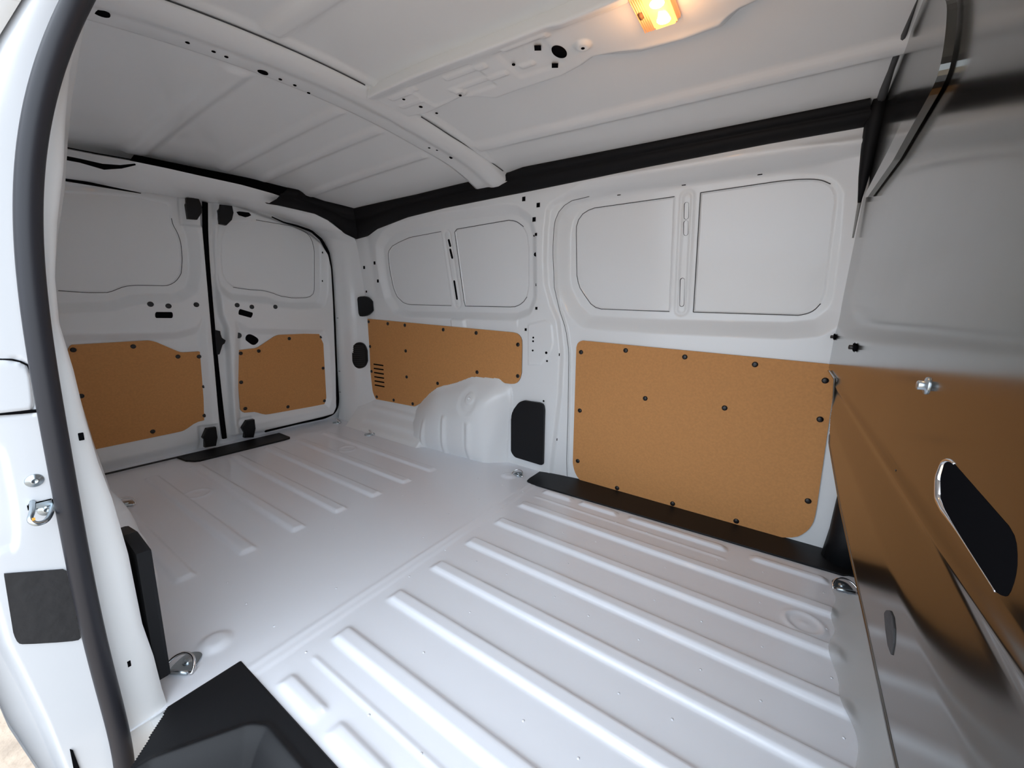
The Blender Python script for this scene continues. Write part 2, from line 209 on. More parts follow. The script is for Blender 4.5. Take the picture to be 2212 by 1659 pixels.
def smooth(pts, n=2, closed=True, keep=0.014):
    P0 = [np.array(p, float) for p in pts]; P = []
    m = len(P0)
    for i in range(m):   # hold long edges straight: only the last stretch before a corner is rounded
        a, b = P0[i], P0[(i + 1) % m]; P.append(a)
        if closed or i < m - 1:
            L = float(np.linalg.norm(b - a))
            if L > keep * 4: P += [a + (b - a) * keep / L, b - (b - a) * keep / L]
    for _ in range(n):
        Q = []
        m = len(P)
        for i in range(m if closed else m - 1):
            a, b = P[i], P[(i + 1) % m]
            Q += [a * .75 + b * .25, a * .25 + b * .75]
        P = Q if closed else [P[0]] + Q + [P[-1]]
    return [tuple(p) for p in P]
def resample(pts, n):
    P = np.array(pts, float); L = np.r_[0, np.cumsum(np.linalg.norm(np.diff(P, axis=0), axis=1))]
    t = np.linspace(0, L[-1], n); return np.stack([np.interp(t, L, P[:, k]) for k in range(P.shape[1])], -1)
def interp(pts, x):  # pts sorted by first coordinate
    P = np.array(sorted(pts)); return np.interp(x, P[:, 0], P[:, 1])

# ------------------------------------------------------------------ object helpers
def link(name, me, m=None, parent=None, smooth_=True, mats=None):
    if m is not None: me.materials.append(M[m])
    for k in (mats or []): me.materials.append(M[k])
    if smooth_:
        me.polygons.foreach_set('use_smooth', [True] * len(me.polygons))
    o = bpy.data.objects.new(name, me); col.objects.link(o)
    if parent is not None: o.parent = parent
    return o
def thing(o, label, cat, group=None):
    o['label'] = label; o['category'] = cat
    if group: o['group'] = group
    return o
def empty(name, loc=(0, 0, 0)):
    o = bpy.data.objects.new(name, None); col.objects.link(o); o.empty_display_size = 0.05; o.location = loc; return o
def struct(o): o['kind'] = 'structure'; return o
def grid_mesh(name, P, mask=None):
    n, k = P.shape[:2]; me = bpy.data.meshes.new(name)
    idx = np.arange(n * k).reshape(n, k)
    F = np.stack([idx[:-1, :-1], idx[1:, :-1], idx[1:, 1:], idx[:-1, 1:]], -1).reshape(-1, 4)
    if mask is not None: F = F[mask.reshape(-1)]
    me.vertices.add(n * k); me.vertices.foreach_set('co', P.reshape(-1).astype(np.float32))
    me.loops.add(F.size); me.loops.foreach_set('vertex_index', F.reshape(-1).astype(np.int32))
    me.polygons.add(len(F)); me.polygons.foreach_set('loop_start', np.arange(0, F.size, 4, dtype=np.int32))
    me.update(calc_edges=True); me.validate(); return me
def hfield(name, s, u0, u1, v0, v1, step, offf, m, parent=None, maskf=None):
    us = np.linspace(u0, u1, int((u1 - u0) / step) + 2); vs = np.linspace(v0, v1, int((v1 - v0) / step) + 2)
    U, V = np.meshgrid(us, vs, indexing='ij')
    P = pos(s, U, V, offf(U, V))
    mk = None
    if maskf: mk = maskf((U[:-1, :-1] + U[1:, 1:]) / 2, (V[:-1, :-1] + V[1:, 1:]) / 2)
    return link(name, grid_mesh(name, P, mk), m, parent)
def poly_plate(name, s, poly, off, th, m, parent=None, bevel=0.0, edge=None):
    """flat cut-out sheet lying on a body surface, front face at off+th"""
    bm = bmesh.new(); P = np.array(poly); A = pos(s, P[:, 0], P[:, 1], off); B = pos(s, P[:, 0], P[:, 1], off + th)
    va = [bm.verts.new(p) for p in A]; vb = [bm.verts.new(p) for p in B]
    bm.faces.new(va)
    top = bm.faces.new(vb); k = len(va)
    for i in range(k):
        f = bm.faces.new((va[i], va[(i + 1) % k], vb[(i + 1) % k], vb[i]))
        if edge: f.material_index = 1
    if bevel:
        es = list(top.edges); bmesh.ops.bevel(bm, geom=es, offset=bevel, segments=2, affect='EDGES', profile=0.6)
    bmesh.ops.recalc_face_normals(bm, faces=bm.faces[:]); bmesh.ops.triangulate(bm, faces=[f for f in bm.faces if len(f.verts) > 4])
    me = bpy.data.meshes.new(name); bm.to_mesh(me); bm.free()
    return link(name, me, m, parent, smooth_=False, mats=[edge] if edge else None)
def tube(name, pts, r, m, parent=None, n=10, cap=True, closed=False):
    P = [Vector(p) for p in pts]; k = len(P); V = []; Fc = []
    up = Vector((0, 0, 1))
    for i in range(k):
        t = (P[(i + 1) % k] - P[i - 1]) if closed else (P[min(i + 1, k - 1)] - P[max(i - 1, 0)])
        t.normalize(); a = t.cross(up)
        if a.length < 0.1: a = t.cross(Vector((1, 0, 0)))
        a.normalize(); b = t.cross(a).normalized()
        if i == 0: pa = a
        else:
            pa = (pa - t * pa.dot(t)).normalized(); a = pa; b = t.cross(a).normalized()
        rr = r[i] if isinstance(r, (list, tuple)) else r
        for j in range(n):
            an = 2 * math.pi * j / n; V.append(P[i] + a * math.cos(an) * rr + b * math.sin(an) * rr)
    for i in range(k if closed else k - 1):
        for j in range(n):
            i2 = (i + 1) % k; Fc.append((i * n + j, i * n + (j + 1) % n, i2 * n + (j + 1) % n, i2 * n + j))
    if cap and not closed: Fc += [tuple(range(n))[::-1], tuple(range((k - 1) * n, k * n))]
    me = bpy.data.meshes.new(name); me.from_pydata([tuple(v) for v in V], [], Fc); me.update()
    return link(name, me, m, parent)
def lathe_mesh(name, prof, n=20, sx=1.0, sy=1.0):
    V = []; Fc = []; k = len(prof)
    for i, (r, z) in enumerate(prof):
        for j in range(n):
            a = 2 * math.pi * j / n; V.append((r * sx * math.cos(a), r * sy * math.sin(a), z))
    for i in range(k - 1):
        for j in range(n): Fc.append((i * n + j, i * n + (j + 1) % n, (i + 1) * n + (j + 1) % n, (i + 1) * n + j))
    Fc.append(tuple(range(n))[::-1]); Fc.append(tuple(range((k - 1) * n, k * n)))
    me = bpy.data.meshes.new(name); me.from_pydata(V, [], Fc); me.update(); return me
def frame(s, u, v, off=0.0):
    e = 1e-3; p = pos(s, u, v, off); n = Vector(pos(s, u, v, off + e) - p).normalized()
    tu = Vector(pos(s, u + e, v, off) - p).normalized(); tv = Vector(pos(s, u, v + e, off) - p).normalized()
    tv = (tv - n * tv.dot(n)).normalized(); tu = tv.cross(n)
    if tu.dot(Vector(pos(s, u + e, v, off) - p)) < 0: tu = -tu
    return Matrix(((tu.x, tv.x, n.x, p[0]), (tu.y, tv.y, n.y, p[1]), (tu.z, tv.z, n.z, p[2]), (0, 0, 0, 1)))
def put(name, me, s, u, v, off, parent=None, rot=0.0):
    o = bpy.data.objects.new(name, me); col.objects.link(o)
    o.matrix_world = frame(s, u, v, off) @ Matrix.Rotation(rot, 4, 'Z')
    if parent is not None: o.parent = parent
    return o
def shared(me, m):
    me.materials.append(M[m]); me.polygons.foreach_set('use_smooth', [True] * len(me.polygons)); return me
def box_mesh(name, dx, dy, dz, m, bev=0.0):
    bm = bmesh.new(); bmesh.ops.create_cube(bm, size=1.0); bmesh.ops.scale(bm, vec=(dx, dy, dz), verts=bm.verts)
    bmesh.ops.translate(bm, vec=(0, 0, dz / 2), verts=bm.verts)
    if bev: bmesh.ops.bevel(bm, geom=bm.edges[:], offset=bev, segments=2, affect='EDGES')
    me = bpy.data.meshes.new(name); bm.to_mesh(me); bm.free(); me.materials.append(M[m]); return me
def loft(name, rows, m, parent=None, nu=80):
    R = [resample(r, nu) for r in rows]; P = np.stack(R, 0)
    return link(name, grid_mesh(name, P), m, parent)
RIV = shared(lathe_mesh('rivet_mesh', [(0.0098, 0), (0.0098, 0.0012), (0.0088, 0.003), (0.005, 0.0042), (0.001, 0.0044)], 14), 'rivet')
HOLE = {r: shared(lathe_mesh('hole_mesh', [(r, -0.001), (r * 0.98, 0.0004), (r * 0.9, 0.0002), (r * 0.2, 0.0001)], 14), 'hole') for r in (0.003, 0.0045, 0.006, 0.009)}
SQ = box_mesh('square_hole_mesh', 0.016, 0.018, 0.001, 'hole')
SQS = box_mesh('small_square_hole_mesh', 0.011, 0.012, 0.001, 'hole')
SLIT = box_mesh('slit_mesh', 0.005, 0.012, 0.001, 'hole', 0.0004)
SLITH = box_mesh('slit_wide_mesh', 0.014, 0.003, 0.001, 'hole', 0.0004)

# ------------------------------------------------------------------ floor
FR = [0.477 + 0.161 * k for k in range(6)]; RR = [0.336 + 0.161 * k for k in range(7)]
def bar(U, V, u0, u1, vc, w, h, ramp=0.014):
    return h * ss((w / 2 - np.abs(V - vc)) / ramp) * ss((U - u0) / 0.022) * ss((u1 - U) / 0.022)
def floor_off(U, V):
    o = np.zeros(np.shape(U))
    for y in FR: o = np.maximum(o, bar(U, V, -0.80, 0.222, y, 0.056, 0.011))
    for y in RR: o = np.maximum(o, bar(U, V, -2.21, -1.295, y, 0.056, 0.009))
    for a, b in ((-0.782, -0.635), (-0.610, -0.442), (-0.410, -0.062), (-0.0, 0.212)):
        o = np.maximum(o, bar(U, V, a, b, 1.437, 0.036, 0.009, 0.010)); o = np.maximum(o, bar(U, V, a, b, 0.337, 0.040, 0.009, 0.010))
    for y in (1.375, 0.402): o = np.maximum(o, bar(U, V, -0.79, -0.055, y, 0.016, 0.003, 0.007))
    for (x, y) in G['rings']:
        d = np.hypot(U - x, V - y); o = np.maximum(o, 0.004 * np.exp(-((d - 0.042) / 0.007) ** 2)); o = np.maximum(o, 0.002 * np.exp(-(d / 0.008) ** 2))
    for (x, y) in G['domes']: o = np.maximum(o, 0.009 * ss((0.040 - np.hypot(U - x, V - y)) / 0.024))
    o = o - 0.0022 * ss((U + 0.838) / 0.010) + 0.002 * np.exp(-((U + 0.862) / 0.007) ** 2)
    return o
floor = struct(hfield('floor', 'floor', -2.56, 0.62, 0.10, 1.74, 0.005, floor_off, 'floor', maskf=lambda u, v: ~((u > -0.893) & (v < 0.300))))
rb = bmesh.new()   # tiny weld nibs scattered in rows between the ribs
for y in [0.40 + 0.161 * k for k in range(7)]:
    for x in np.arange(-1.2, 0.2, 0.125):
        if random.random() < 0.7:
            xx, yy = x + random.uniform(-.02, .02), y + random.uniform(-.012, .012)
            q = bmesh.ops.create_icosphere(rb, subdivisions=1, radius=0.0032)['verts']
            bmesh.ops.scale(rb, vec=(1, 1, 0.5), verts=q); bmesh.ops.translate(rb, vec=(xx, yy, float(floor_off(np.array(xx), np.array(yy)))), verts=q)
me = bpy.data.meshes.new('weld_nibs'); rb.to_mesh(me); rb.free()
wn = link('weld_nibs', me, 'floor', floor); wn['kind'] = 'stuff'

# ------------------------------------------------------------------ far side wall
L1p = smooth(G['L1'][1:] + [(-0.85, -0.12), (0.7, -0.12), (0.7, 1.262), (-0.78, 1.245)], 2)
L2p = smooth(G['L2'] + [(-0.75, -0.12), (0.7, -0.12), (0.7, 1.245), (-0.60, 1.236)], 2)
S = {k: smooth(G[k], 2) for k in ('rw_rim', 'fw_rim', 'rw1', 'rw2', 'fw1', 'fw2', 'arch', 'plate_B', 'd1_rim', 'd1_low', 'd1_blank', 'd2_rim', 'd2_low', 'd2_blank', 'd2_outline')}
def blur(a, U):
    if a.ndim < 2: return a
    k = max(1, int(0.018 / abs(U[1, 0] - U[0, 0]))); b = a
    for _ in range(2):
        for ax in (0, 1):
            p = np.pad(b, [(k, k) if i == ax else (0, 0) for i in (0, 1)], mode='edge'); c = np.cumsum(p, axis=ax)
            z0 = np.zeros_like(np.take(c, [0], axis=ax)); c = np.concatenate([z0, c], axis=ax); n = a.shape[ax]
            b = (np.take(c, range(2 * k + 1, 2 * k + 1 + n), axis=ax) - np.take(c, range(0, n), axis=ax)) / (2 * k + 1)
    return np.where(a > 0, b, np.minimum(b, 0.02) * 0)
AF = 1.5 / 1.61
def wall_off(U, V):
    o = np.zeros(np.shape(U))
    o -= 0.018 * ss(sdf(L1p, U, V) / 0.022); o -= 0.010 * ss(sdf(L2p, U, V) / 0.009)
    o -= 0.045 * rp((sdf(S['fw_rim'], U, V) + 0.056) / 0.056)
    o -= 0.030 * rp((sdf(S['rw_rim'], U, V) + 0.038) / 0.038)
    for k in ('rw1', 'rw2', 'fw1', 'fw2'): o -= 0.007 * ss((sdf(S[k], U, V) + 0.001) / 0.008)
    # pressed bars with slots between the window blanks
    for (a, b, w) in (((-1.492, 1.125), (-1.456, 0.785), 0.026), ((-0.358, 1.185), (-0.346, 0.790), 0.026)):
        t = np.clip((V - b[1]) / (a[1] - b[1]), 0, 1); uc = b[0] + (a[0] - b[0]) * t
        d = np.hypot(U - uc, np.maximum(0, np.maximum(b[1] - V, V - a[1])))
        o -= 0.0045 * np.exp(-((d - w * 0.75) / 0.006) ** 2)
    o += 0.004 * ss(sdf(S['plate_B'], U, V) / 0.008)
    # belt crease below the windows, top edge roll under the rail
    o += 0.006 * np.exp(-((V - 0.705) / 0.022) ** 2) * (U < -1.05) * (U > -2.1)
    o += 0.010 * np.exp(-((V - 1.262) / 0.012) ** 2) * ss((U + 0.7) / 0.2)
    o += 0.012 * ss((V - 0.66) / 0.01) * ss((0.712 - V) / 0.016) * ss((U + 1.475) / 0.018) * ss((-1.365 - U) / 0.018)
    o -= 0.006 * np.exp(-((U + 2.09) / 0.03) ** 2) * ss((V - 0.78) / .1)
    # wheel arch
    t = blur(np.clip((sdf(S['arch'], U, V) - 0.012) / 0.20, 0, 1), U); t = np.clip(t, 0, 1); arch = 0.118 * (1 - (1 - t) ** 1.75)
    for gx, z0, z1 in ((-1.72, -.02, .124), (-1.548, -.03, .182), (-1.37, -.02, .175)):
        gx *= AF; arch = arch + t * ss((z1 * AF + .05 - V) / 0.03) * (0.010 * np.exp(-((U - gx - 0.022) / 0.014) ** 2) - 0.003 * np.exp(-((U - gx + 0.004) / 0.008) ** 2))
    bx, bz = -1.349 * 0.945, 0.785 - 0.496 * 0.945; d = np.hypot(U - bx, V - bz)
    arch = arch + t * (0.012 * ss((0.034 - d) / 0.014) - 0.010 * ss((0.072 - np.hypot(U - bx + .012, (V - bz + .014) * 0.9)) / 0.03))
    arch = arch + t * 0.016 * np.exp(-((U + 1.165 - 0.10 * ss(V / .35)) / 0.035) ** 2)
    led = 0.150 * np.clip(1 - V / 0.170, 0, 1) ** 1.15 * ss((-1.55 - U) / 0.05) * ss((U + 2.285) / 0.05)
    led = led + 0.007 * np.sin(V / 0.17 * math.pi * 6) * ss(V / 0.03) * ss((0.15 - V) / 0.02) * ss((-1.6 - U) / 0.05) * ss((U + 2.14) / 0.05)
    return np.maximum(o, 0) * 0 + np.where((arch > 0.002) | (led > 0.004), np.maximum(o, np.maximum(arch, led)), o)
wall = struct(hfield('wall_left', 'wall', -2.56, 0.62, -0.02, 1.46, 0.0042, wall_off, 'paint'))
def w_at(u, v):
    a = (np.arange(61) - 30) * 0.0042; Ua, Va = np.meshgrid(u + a, v + a, indexing='ij'); return float(wall_off(Ua, Va)[30, 30])
for k, lab in (('rw1', None), ('rw2', None), ('fw1', None), ('fw2', None)):
    P = np.array(S[k]); c = P.mean(0); Pi = c + (P - c) * 0.990
    base = -0.030 if k[0] == 'r' else -0.018 - 0.010 - 0.045
    poly_plate('window_blank', 'wall', Pi, base - 0.0075, 0.0015, 'paint', wall)
def ribbon(s, pts, off, r, parent, name='seam_gap', m='gap', offf=None):
    P = resample(pts, max(6, int(40 * 1)))
    Q = [tuple(pos(s, a, b, (offf(a, b) if offf else 0) + off)) for a, b in P]
    return tube(name, Q, r, m, parent, n=5)
rwb, fwb = -0.0304, -0.0732
for k, idx in (('rw1', [6, 7, 8, 9, 10, 11, 0, 1, 2]), ('rw1', [2, 3, 4, 5]), ('rw2', [1, 0, 10, 9, 8, 7]), ('rw2', [1, 2, 3])):
    pts = [G[k][i] for i in idx]; ribbon('wall', smooth(pts, 2, False), rwb, 0.0014 if k == 'rw1' else 0.0017, wall)
for k, idx in (('fw1', [4, 3, 2, 1, 0, 9, 8, 7, 6, 5]), ('fw2', [0, 11]), ('fw2', [0, 1, 2, 3, 4]), ('fw2', [11, 10, 9, 8])):
    ribbon('wall', smooth([G[k][i] for i in idx], 2, False), fwb, 0.0015, wall)
for (a, b, r) in ((0, 1, .0052), (2, 3, .0052), (4, 5, .0052)):
    for key, base in (('rw_slot', -0.030), ('fw_slot', -0.073)):
        A, B = G[key][a], G[key][b]; w = 0.0060 if key[0] == 'r' else 0.0085
        L = math.hypot(A[0] - B[0], A[1] - B[1]); n = 10; pl = []
        ang = math.atan2(A[1] - B[1], A[0] - B[0])
        for j in range(n): t = ang - math.pi / 2 + math.pi * j / (n - 1); pl.append((A[0] + w * math.cos(t), A[1] + w * math.sin(t)))
        for j in range(n): t = ang + math.pi / 2 + math.pi * j / (n - 1); pl.append((B[0] + w * math.cos(t), B[1] + w * math.sin(t)))
        if key[0] == 'r': poly_plate('slot', 'wall', pl, base - 0.001, 0.0018, 'hole', wall)
        else:
            poly_plate('slot', 'wall', pl, base - 0.001, 0.0014, 'gap', wall)
            c = np.mean(pl, 0); pi = [(c[0] + (q[0] - c[0]) * 0.80, c[1] + (q[1] - c[1]) * 0.965) for q in pl]
            poly_plate('slot_floor', 'wall', [(q[0] + 0.0007, q[1]) for q in pi], base - 0.001, 0.0019, 'paint', wall)
ribbon('wall', smooth(G['L2'], 2, False), 0.001, 0.0011, wall, offf=w_at)
ribbon('wall', G['pillar_seam'], 0.001, 0.0012, wall, offf=w_at)
for i, (u, v) in enumerate(G['sq']): put('hole', SQS if (i in (3, 4, 5, 9)) else SQ, 'wall', u, v, w_at(u, v) + 0.0012, wall)
for i, (u, v) in enumerate(G['rd']): put('hole', HOLE[0.009 if i == 1 else 0.0045 if i != 5 else 0.006], 'wall', u, v, w_at(u, v) + 0.0016, wall)
rg = G['rd'][1]; tube('hole_rim', [tuple(pos('wall', rg[0] + .013 * math.cos(a), rg[1] + .013 * math.sin(a), w_at(*rg))) for a in np.linspace(0, 2 * math.pi, 25)[:-1]], 0.0016, 'paint', wall, n=6, closed=True)
for (u, v) in G['sl']: put('hole', SLIT, 'wall', u, v, w_at(u, v), wall)
for (u, v) in G['slh']: put('hole', SLITH, 'wall', u, v, w_at(u, v) + .001, wall)
bx, bz = -1.349 * 0.945, 0.785 - 0.496 * 0.945
put('arch_nut', shared(lathe_mesh('nut', [(0.010, -0.002), (0.010, 0.004), (0.004, 0.004), (0.003, 0.001)], 12), 'paint'), 'wall', bx, bz, w_at(bx, bz), wall)

# ------------------------------------------------------------------ ceiling
def roof_off(U, V):
    o = np.zeros(np.shape(U))
    for y in (0.89, 1.05, 1.27): o = np.maximum(o, bar(U, V, -2.20, -1.30, y, 0.065, 0.007, 0.024))
    for y in (0.565, 1.315): o = np.maximum(o, bar(U, V, -1.085, 0.30, y, 0.074, 0.012, 0.026))
    o = np.maximum(o, bar(U, V, -2.22, -1.30, 0.59, 0.100, 0.011, 0.034))
    o = np.maximum(o, 0.008 * ss((0.020 - np.abs(U + 1.085)) / 0.014) * ss((1.46 - V) / 0.05))
    return o
ceiling = struct(hfield('ceiling', 'roof', -2.56, 0.62, 0.10, 1.72, 0.0075, roof_off, 'paint'))
ys = np.linspace(0.16, 1.545, 90); prof = [(-1.108, -0.006), (-1.108, 0.004), (-1.116, 0.009), (-1.136, 0.017), (-1.150, 0.021), (-1.176, 0.021), (-1.190, 0.019), (-1.203, 0.015), (-1.215, 0.0125), (-1.225, 0.012), (-1.268, 0.011), (-1.283, 0.007), (-1.285, -0.004)]
rows = []
for (x, d) in prof:
    e = 0.030 * np.clip((ys - 1.30) / 0.24, 0, 1) ** 2; sh = 0.030 * np.clip((ys - 1.2) / 0.34, 0, 1)
    rows.append(np.stack([x + sh, ys, zr(np.full_like(ys, x), ys) - d - e * (d > 0)], -1))
bow = link('roof_bow', grid_mesh('roof_bow', np.stack(rows, 0)), 'paint', ceiling)
def z_bow(u, v): return 0.0118 + 0.030 * max(0, (v - 1.30) / 0.24) ** 2
for (u, v) in G['bow_h']: put('hole', HOLE[0.0045], 'roof', u, v, z_bow(u, v) + 0.0008, bow)
for i, (u, v) in enumerate(G['bow_o']):
    put('hole', shared(lathe_mesh('oval', [(1, -0.001), (0.98, 0.0012), (0.1, 0.0010)], 20, *((0.0105, 0.013), (0.008, 0.014), (0.016, 0.014))[i]), 'hole'), 'roof', u, v, z_bow(u, v) + 0.0004, bow)
tube('seam_gap', [tuple(pos('roof', -1.1065, y, 0.0045)) for y in np.linspace(0.2, 0.84, 20)], 0.0016, 'gap', bow, n=5)
tube('seam_gap', [tuple(pos('roof', -1.1065 + 0.03 * max(0, (y - 1.2) / .34), y, 0.0045)) for y in np.linspace(1.06, 1.5, 16)], 0.0016, 'gap', bow, n=5)
# lengthwise roof brace carrying the lamp
us = np.linspace(-1.112, 0.128, 330); ts = np.linspace(-0.10, 1.10, 74)
far = [(-1.2, 1.035)] + G['pl_far'] + [(-0.10, 1.02), (0.0, 1.015), (0.2, 1.02)]
U, T = np.meshgrid(us, ts, indexing='ij'); fv = interp(far, U) + 0.004; nv = np.full_like(U, 0.846) + 0.004 * np.sin(U * 9)
V = nv + (fv - nv) * np.clip(T, 0, 1)
drop = 0.024 - 0.014 * ss((V - fv + 0.026) / 0.026) + 0.010 * ss(1 - (np.clip(T, 0, 1)) * 4)
def eb(cu, cv, lu, lv, h, r=0.010):
    q = np.hypot(np.maximum(0, np.abs(U - cu) - lu / 2), np.maximum(0, np.abs(V - cv) - lv / 2)); return 0.65 * h * ss((r - q) / r)
drop -= eb(-0.87, 0.945, 0.22, 0.100, 0.006, 0.016) - eb(-0.79, 0.912, 0.13, 0.010, 0.007) - eb(-0.79, 0.965, 0.19, 0.008, 0.006)
drop -= eb(-0.61, 0.945, 0.11, 0.10, 0.005, 0.018) - eb(-0.63, 0.968, 0.03, 0.006, 0.006) - eb(-0.585, 0.885, 0.11, 0.012, 0.006)
drop += eb(-1.02, 0.905, 0.10, 0.010, 0.005) + eb(-1.04, 0.955, 0.08, 0.008, 0.004)
for (u, v) in (G['pl_rd'][0], G['pl_rd'][1]):
    d = np.hypot(U - u, V - v); drop += 0.007 * ss((0.022 - d) / 0.010)
drop += 0.010 * ss((0.030 - np.abs(V - 0.86)) / 0.02) * ss((U + 0.52) / 0.05) * 0.6
drop += 0.020 * np.exp(-(((V - 1.055) / 0.018) ** 2)) * ss((U + 0.50) / 0.06) * 0.5
ov = G['pl_ov'][0]
dv = np.hypot(np.maximum(0, np.abs(U - ov[0]) - 0.004), np.maximum(0, np.abs(V - ov[1]) - 0.016))
Z = zr(U, V) - drop; Z = np.where(T < 0, zr(U, V) + 0.002 - drop * (1 + T * 10), Z); Z = np.where(T > 1, zr(U, V) + 0.003, Z)
V2 = np.where(T < 0, V - 0.0, V)
Pm = np.stack([U, V2 + np.where(T < 0, -T * 0.10, 0), Z], -1)
brace = link('roof_brace', grid_mesh('roof_brace', Pm), 'paint', ceiling)
for i, (u, v) in enumerate(G['pl_sq']): put('hole', SQ, 'roof', u, v, 0.0258 - (0.004 if i > 1 else 0.002), brace, rot=0.5)
for i, (u, v) in enumerate(G['pl_rd']): put('hole', HOLE[0.006 if i == 4 else 0.0045], 'roof', u, v, (0.031, 0.0315, 0.0245, 0.0245, 0.0245, 0.013)[i], brace)
put('hole', shared(lathe_mesh('ovalb', [(1, -0.001), (0.98, 0.0004), (0.1, 0.0002)], 24, 0.016, 0.026), 'hole'), 'roof', ov[0], ov[1], 0.0248, brace)

# ------------------------------------------------------------------ rear doors
d1e = lambda U, V: ss((0.845 - U) / 0.010)
def door1_off(U, V):
    o = -0.034 * rp((sdf(S['d1_rim'], U, V) + 0.045) / 0.045) - 0.006 * ss(sdf(S['d1_blank'], U, V) / 0.008)
    o -= 0.026 * rp((sdf(S['d1_low'], U, V)) / 0.036)
    o -= 0.030 * (1 - d1e(U, V)) + 0.006 * ss((U - 0.862) / 0.01); o -= 0.030 * ss((0.055 - V) / 0.06)
    cx, cz = 0.806, 1.17; o -= 0.010 * ss((0.012 + np.minimum(0.034 - np.abs(U - cx), 0.060 - np.abs(V - cz))) / 0.008) * (V < 1.3)
    o -= 0.010 * ss(np.minimum(0.045 - np.abs(U - 0.79), 0.075 - np.abs(V - 0.06)) / 0.012)
    return o
def door2_off(U, V):
    o = -0.034 * rp((sdf(S['d2_rim'], U, V) + 0.040) / 0.040) - 0.006 * ss(sdf(S['d2_blank'], U, V) / 0.008)
    o -= 0.026 * rp((sdf(S['d2_low'], U, V)) / 0.036)
    o -= 0.030 * (1 - ss((sdf(S['d2_outline'], U, V) + 0.012) / 0.024))
    o -= 0.010 * ss(np.minimum(0.042 - np.abs(U - 0.962), 0.075 - np.abs(V - 0.06)) / 0.012)
    o -= 0.030 * ss((0.055 - V) / 0.06)
    return o
door1 = struct(hfield('door_1', 'door', 0.10, 0.885, -0.03, 1.46, 0.005, door1_off, 'paint'))
door2 = struct(hfield('door_2', 'door', 0.863, 1.72, -0.03, 1.46, 0.005, door2_off, 'paint'))
def d1(u, v): return float(door1_off(np.array([u]), np.array([v]))[0])
def d2(u, v): return float(door2_off(np.array([u]), np.array([v]))[0])
for dd, k, fn in ((door1, 'd1_blank', d1), (door2, 'd2_blank', d2)):
    P = np.array(S[k]); c = P.mean(0)
    poly_plate('window_blank', 'door', c + (P - c) * 0.985, -0.0415, 0.0020, 'paint', dd)
ribbon('door', smooth(G['d1_blank'][1:15], 2, False), -0.0336, 0.0013, door1)
ribbon('door', smooth(G['d2_blank'][4:18] , 2, False), -0.0336, 0.0013, door2)
PLG = shared(lathe_mesh('plug', [(0.0115, -0.002), (0.0115, 0.001), (0.0095, 0.002), (0.009, 0.001), (0.001, 0.001)], 18), 'plug')
PLS = shared(lathe_mesh('plug_s', [(0.0090, -0.002), (0.0090, 0.001), (0.0075, 0.002), (0.007, 0.001), (0.001, 0.001)], 18), 'plug')
for (u, v) in G['d1_holes']: put('rubber_plug', PLG, 'door', u, v, d1(u, v), door1)
for (u, v) in G['d2_holes']: put('rubber_plug', PLG, 'door', u, v, d2(u, v), door2)
u, v = G['d2_plug'][0]; o = put('rubber_plug', shared(lathe_mesh('plug_l', [(0.015, -0.002), (0.015, 0.001), (0.013, 0.002), (0.012, 0.001), (0.001, 0.001)], 18), 'plug'), 'door', u, v, d2(u, v) + 0.002, door2)
poly_plate('handle_hole', 'door', smooth(G['d1_rect'], 2), d1(*G['d1_rect'][0]) - 0.002, 0.0035, 'hole', door1)
poly_plate('handle_hole', 'door', smooth(G['d2_rect'], 2), d2(*G['d2_rect'][0]) - 0.002, 0.0035, 'hole', door2)
poly_plate('header_slot', 'door', smooth([(0.985, 1.196), (1.030, 1.199), (1.040, 1.188), (1.025, 1.178), (0.995, 1.182)], 2, keep=.003), 0.000, 0.030, 'hole', door2)
poly_plate('release_hole', 'door', smooth(G['d2_pull'], 2), d2(*G['d2_pull'][0]) - 0.002, 0.0035, 'hole', door2)
for (u, v) in G['d2_dots']: put('hole', HOLE[0.006], 'door', u, v, d2(u, v) + .0004, door2)
for k, dd, fn, lab, th in (('cat1', door1, d1, 'latch_cover', .022), ('cat2', door2, d2, 'latch_cover', .022), ('cat3', door1, d1, 'latch_cover', .026), ('cat4', door2, d2, 'latch_cover', .026)):
    P = np.array(G[k]); c = P.mean(0); poly_plate(lab, 'door', G[k], -0.012, th, 'black', dd, bevel=0.004)
poly_plate('lock_striker', 'door', G['cat5'], -0.035, 0.040, 'black', door2, bevel=0.003)
tube('door_edge_seal', [tuple(pos('door', a, b, -0.018)) for a, b in resample(smooth(G['mid_seal'], 2, False), 40)], 0.0120, 'hole', door1, n=8)
tube('door_edge_seal', [tuple(pos('door', a, b, -0.012)) for a, b in resample(smooth(G['d2_seal'], 2, False), 90)], [0.003 + 0.006 * min(1, i / 15) for i in range(90)], 'hole', door2, n=8)
tube('sill_seal', [tuple(pos('door', a, 0.008, 0.020)) for a in np.linspace(0.15, 0.80, 20)], 0.0045, 'rubber', door1, n=8)
tube('seam_gap', [tuple(pos('door', a, 1.196 + 0.0 * a, 0.022)) for a in np.linspace(0.30, 0.62, 12)], [0.010 * (1 - i / 12) + .001 for i in range(12)], 'hole', door1, n=6)

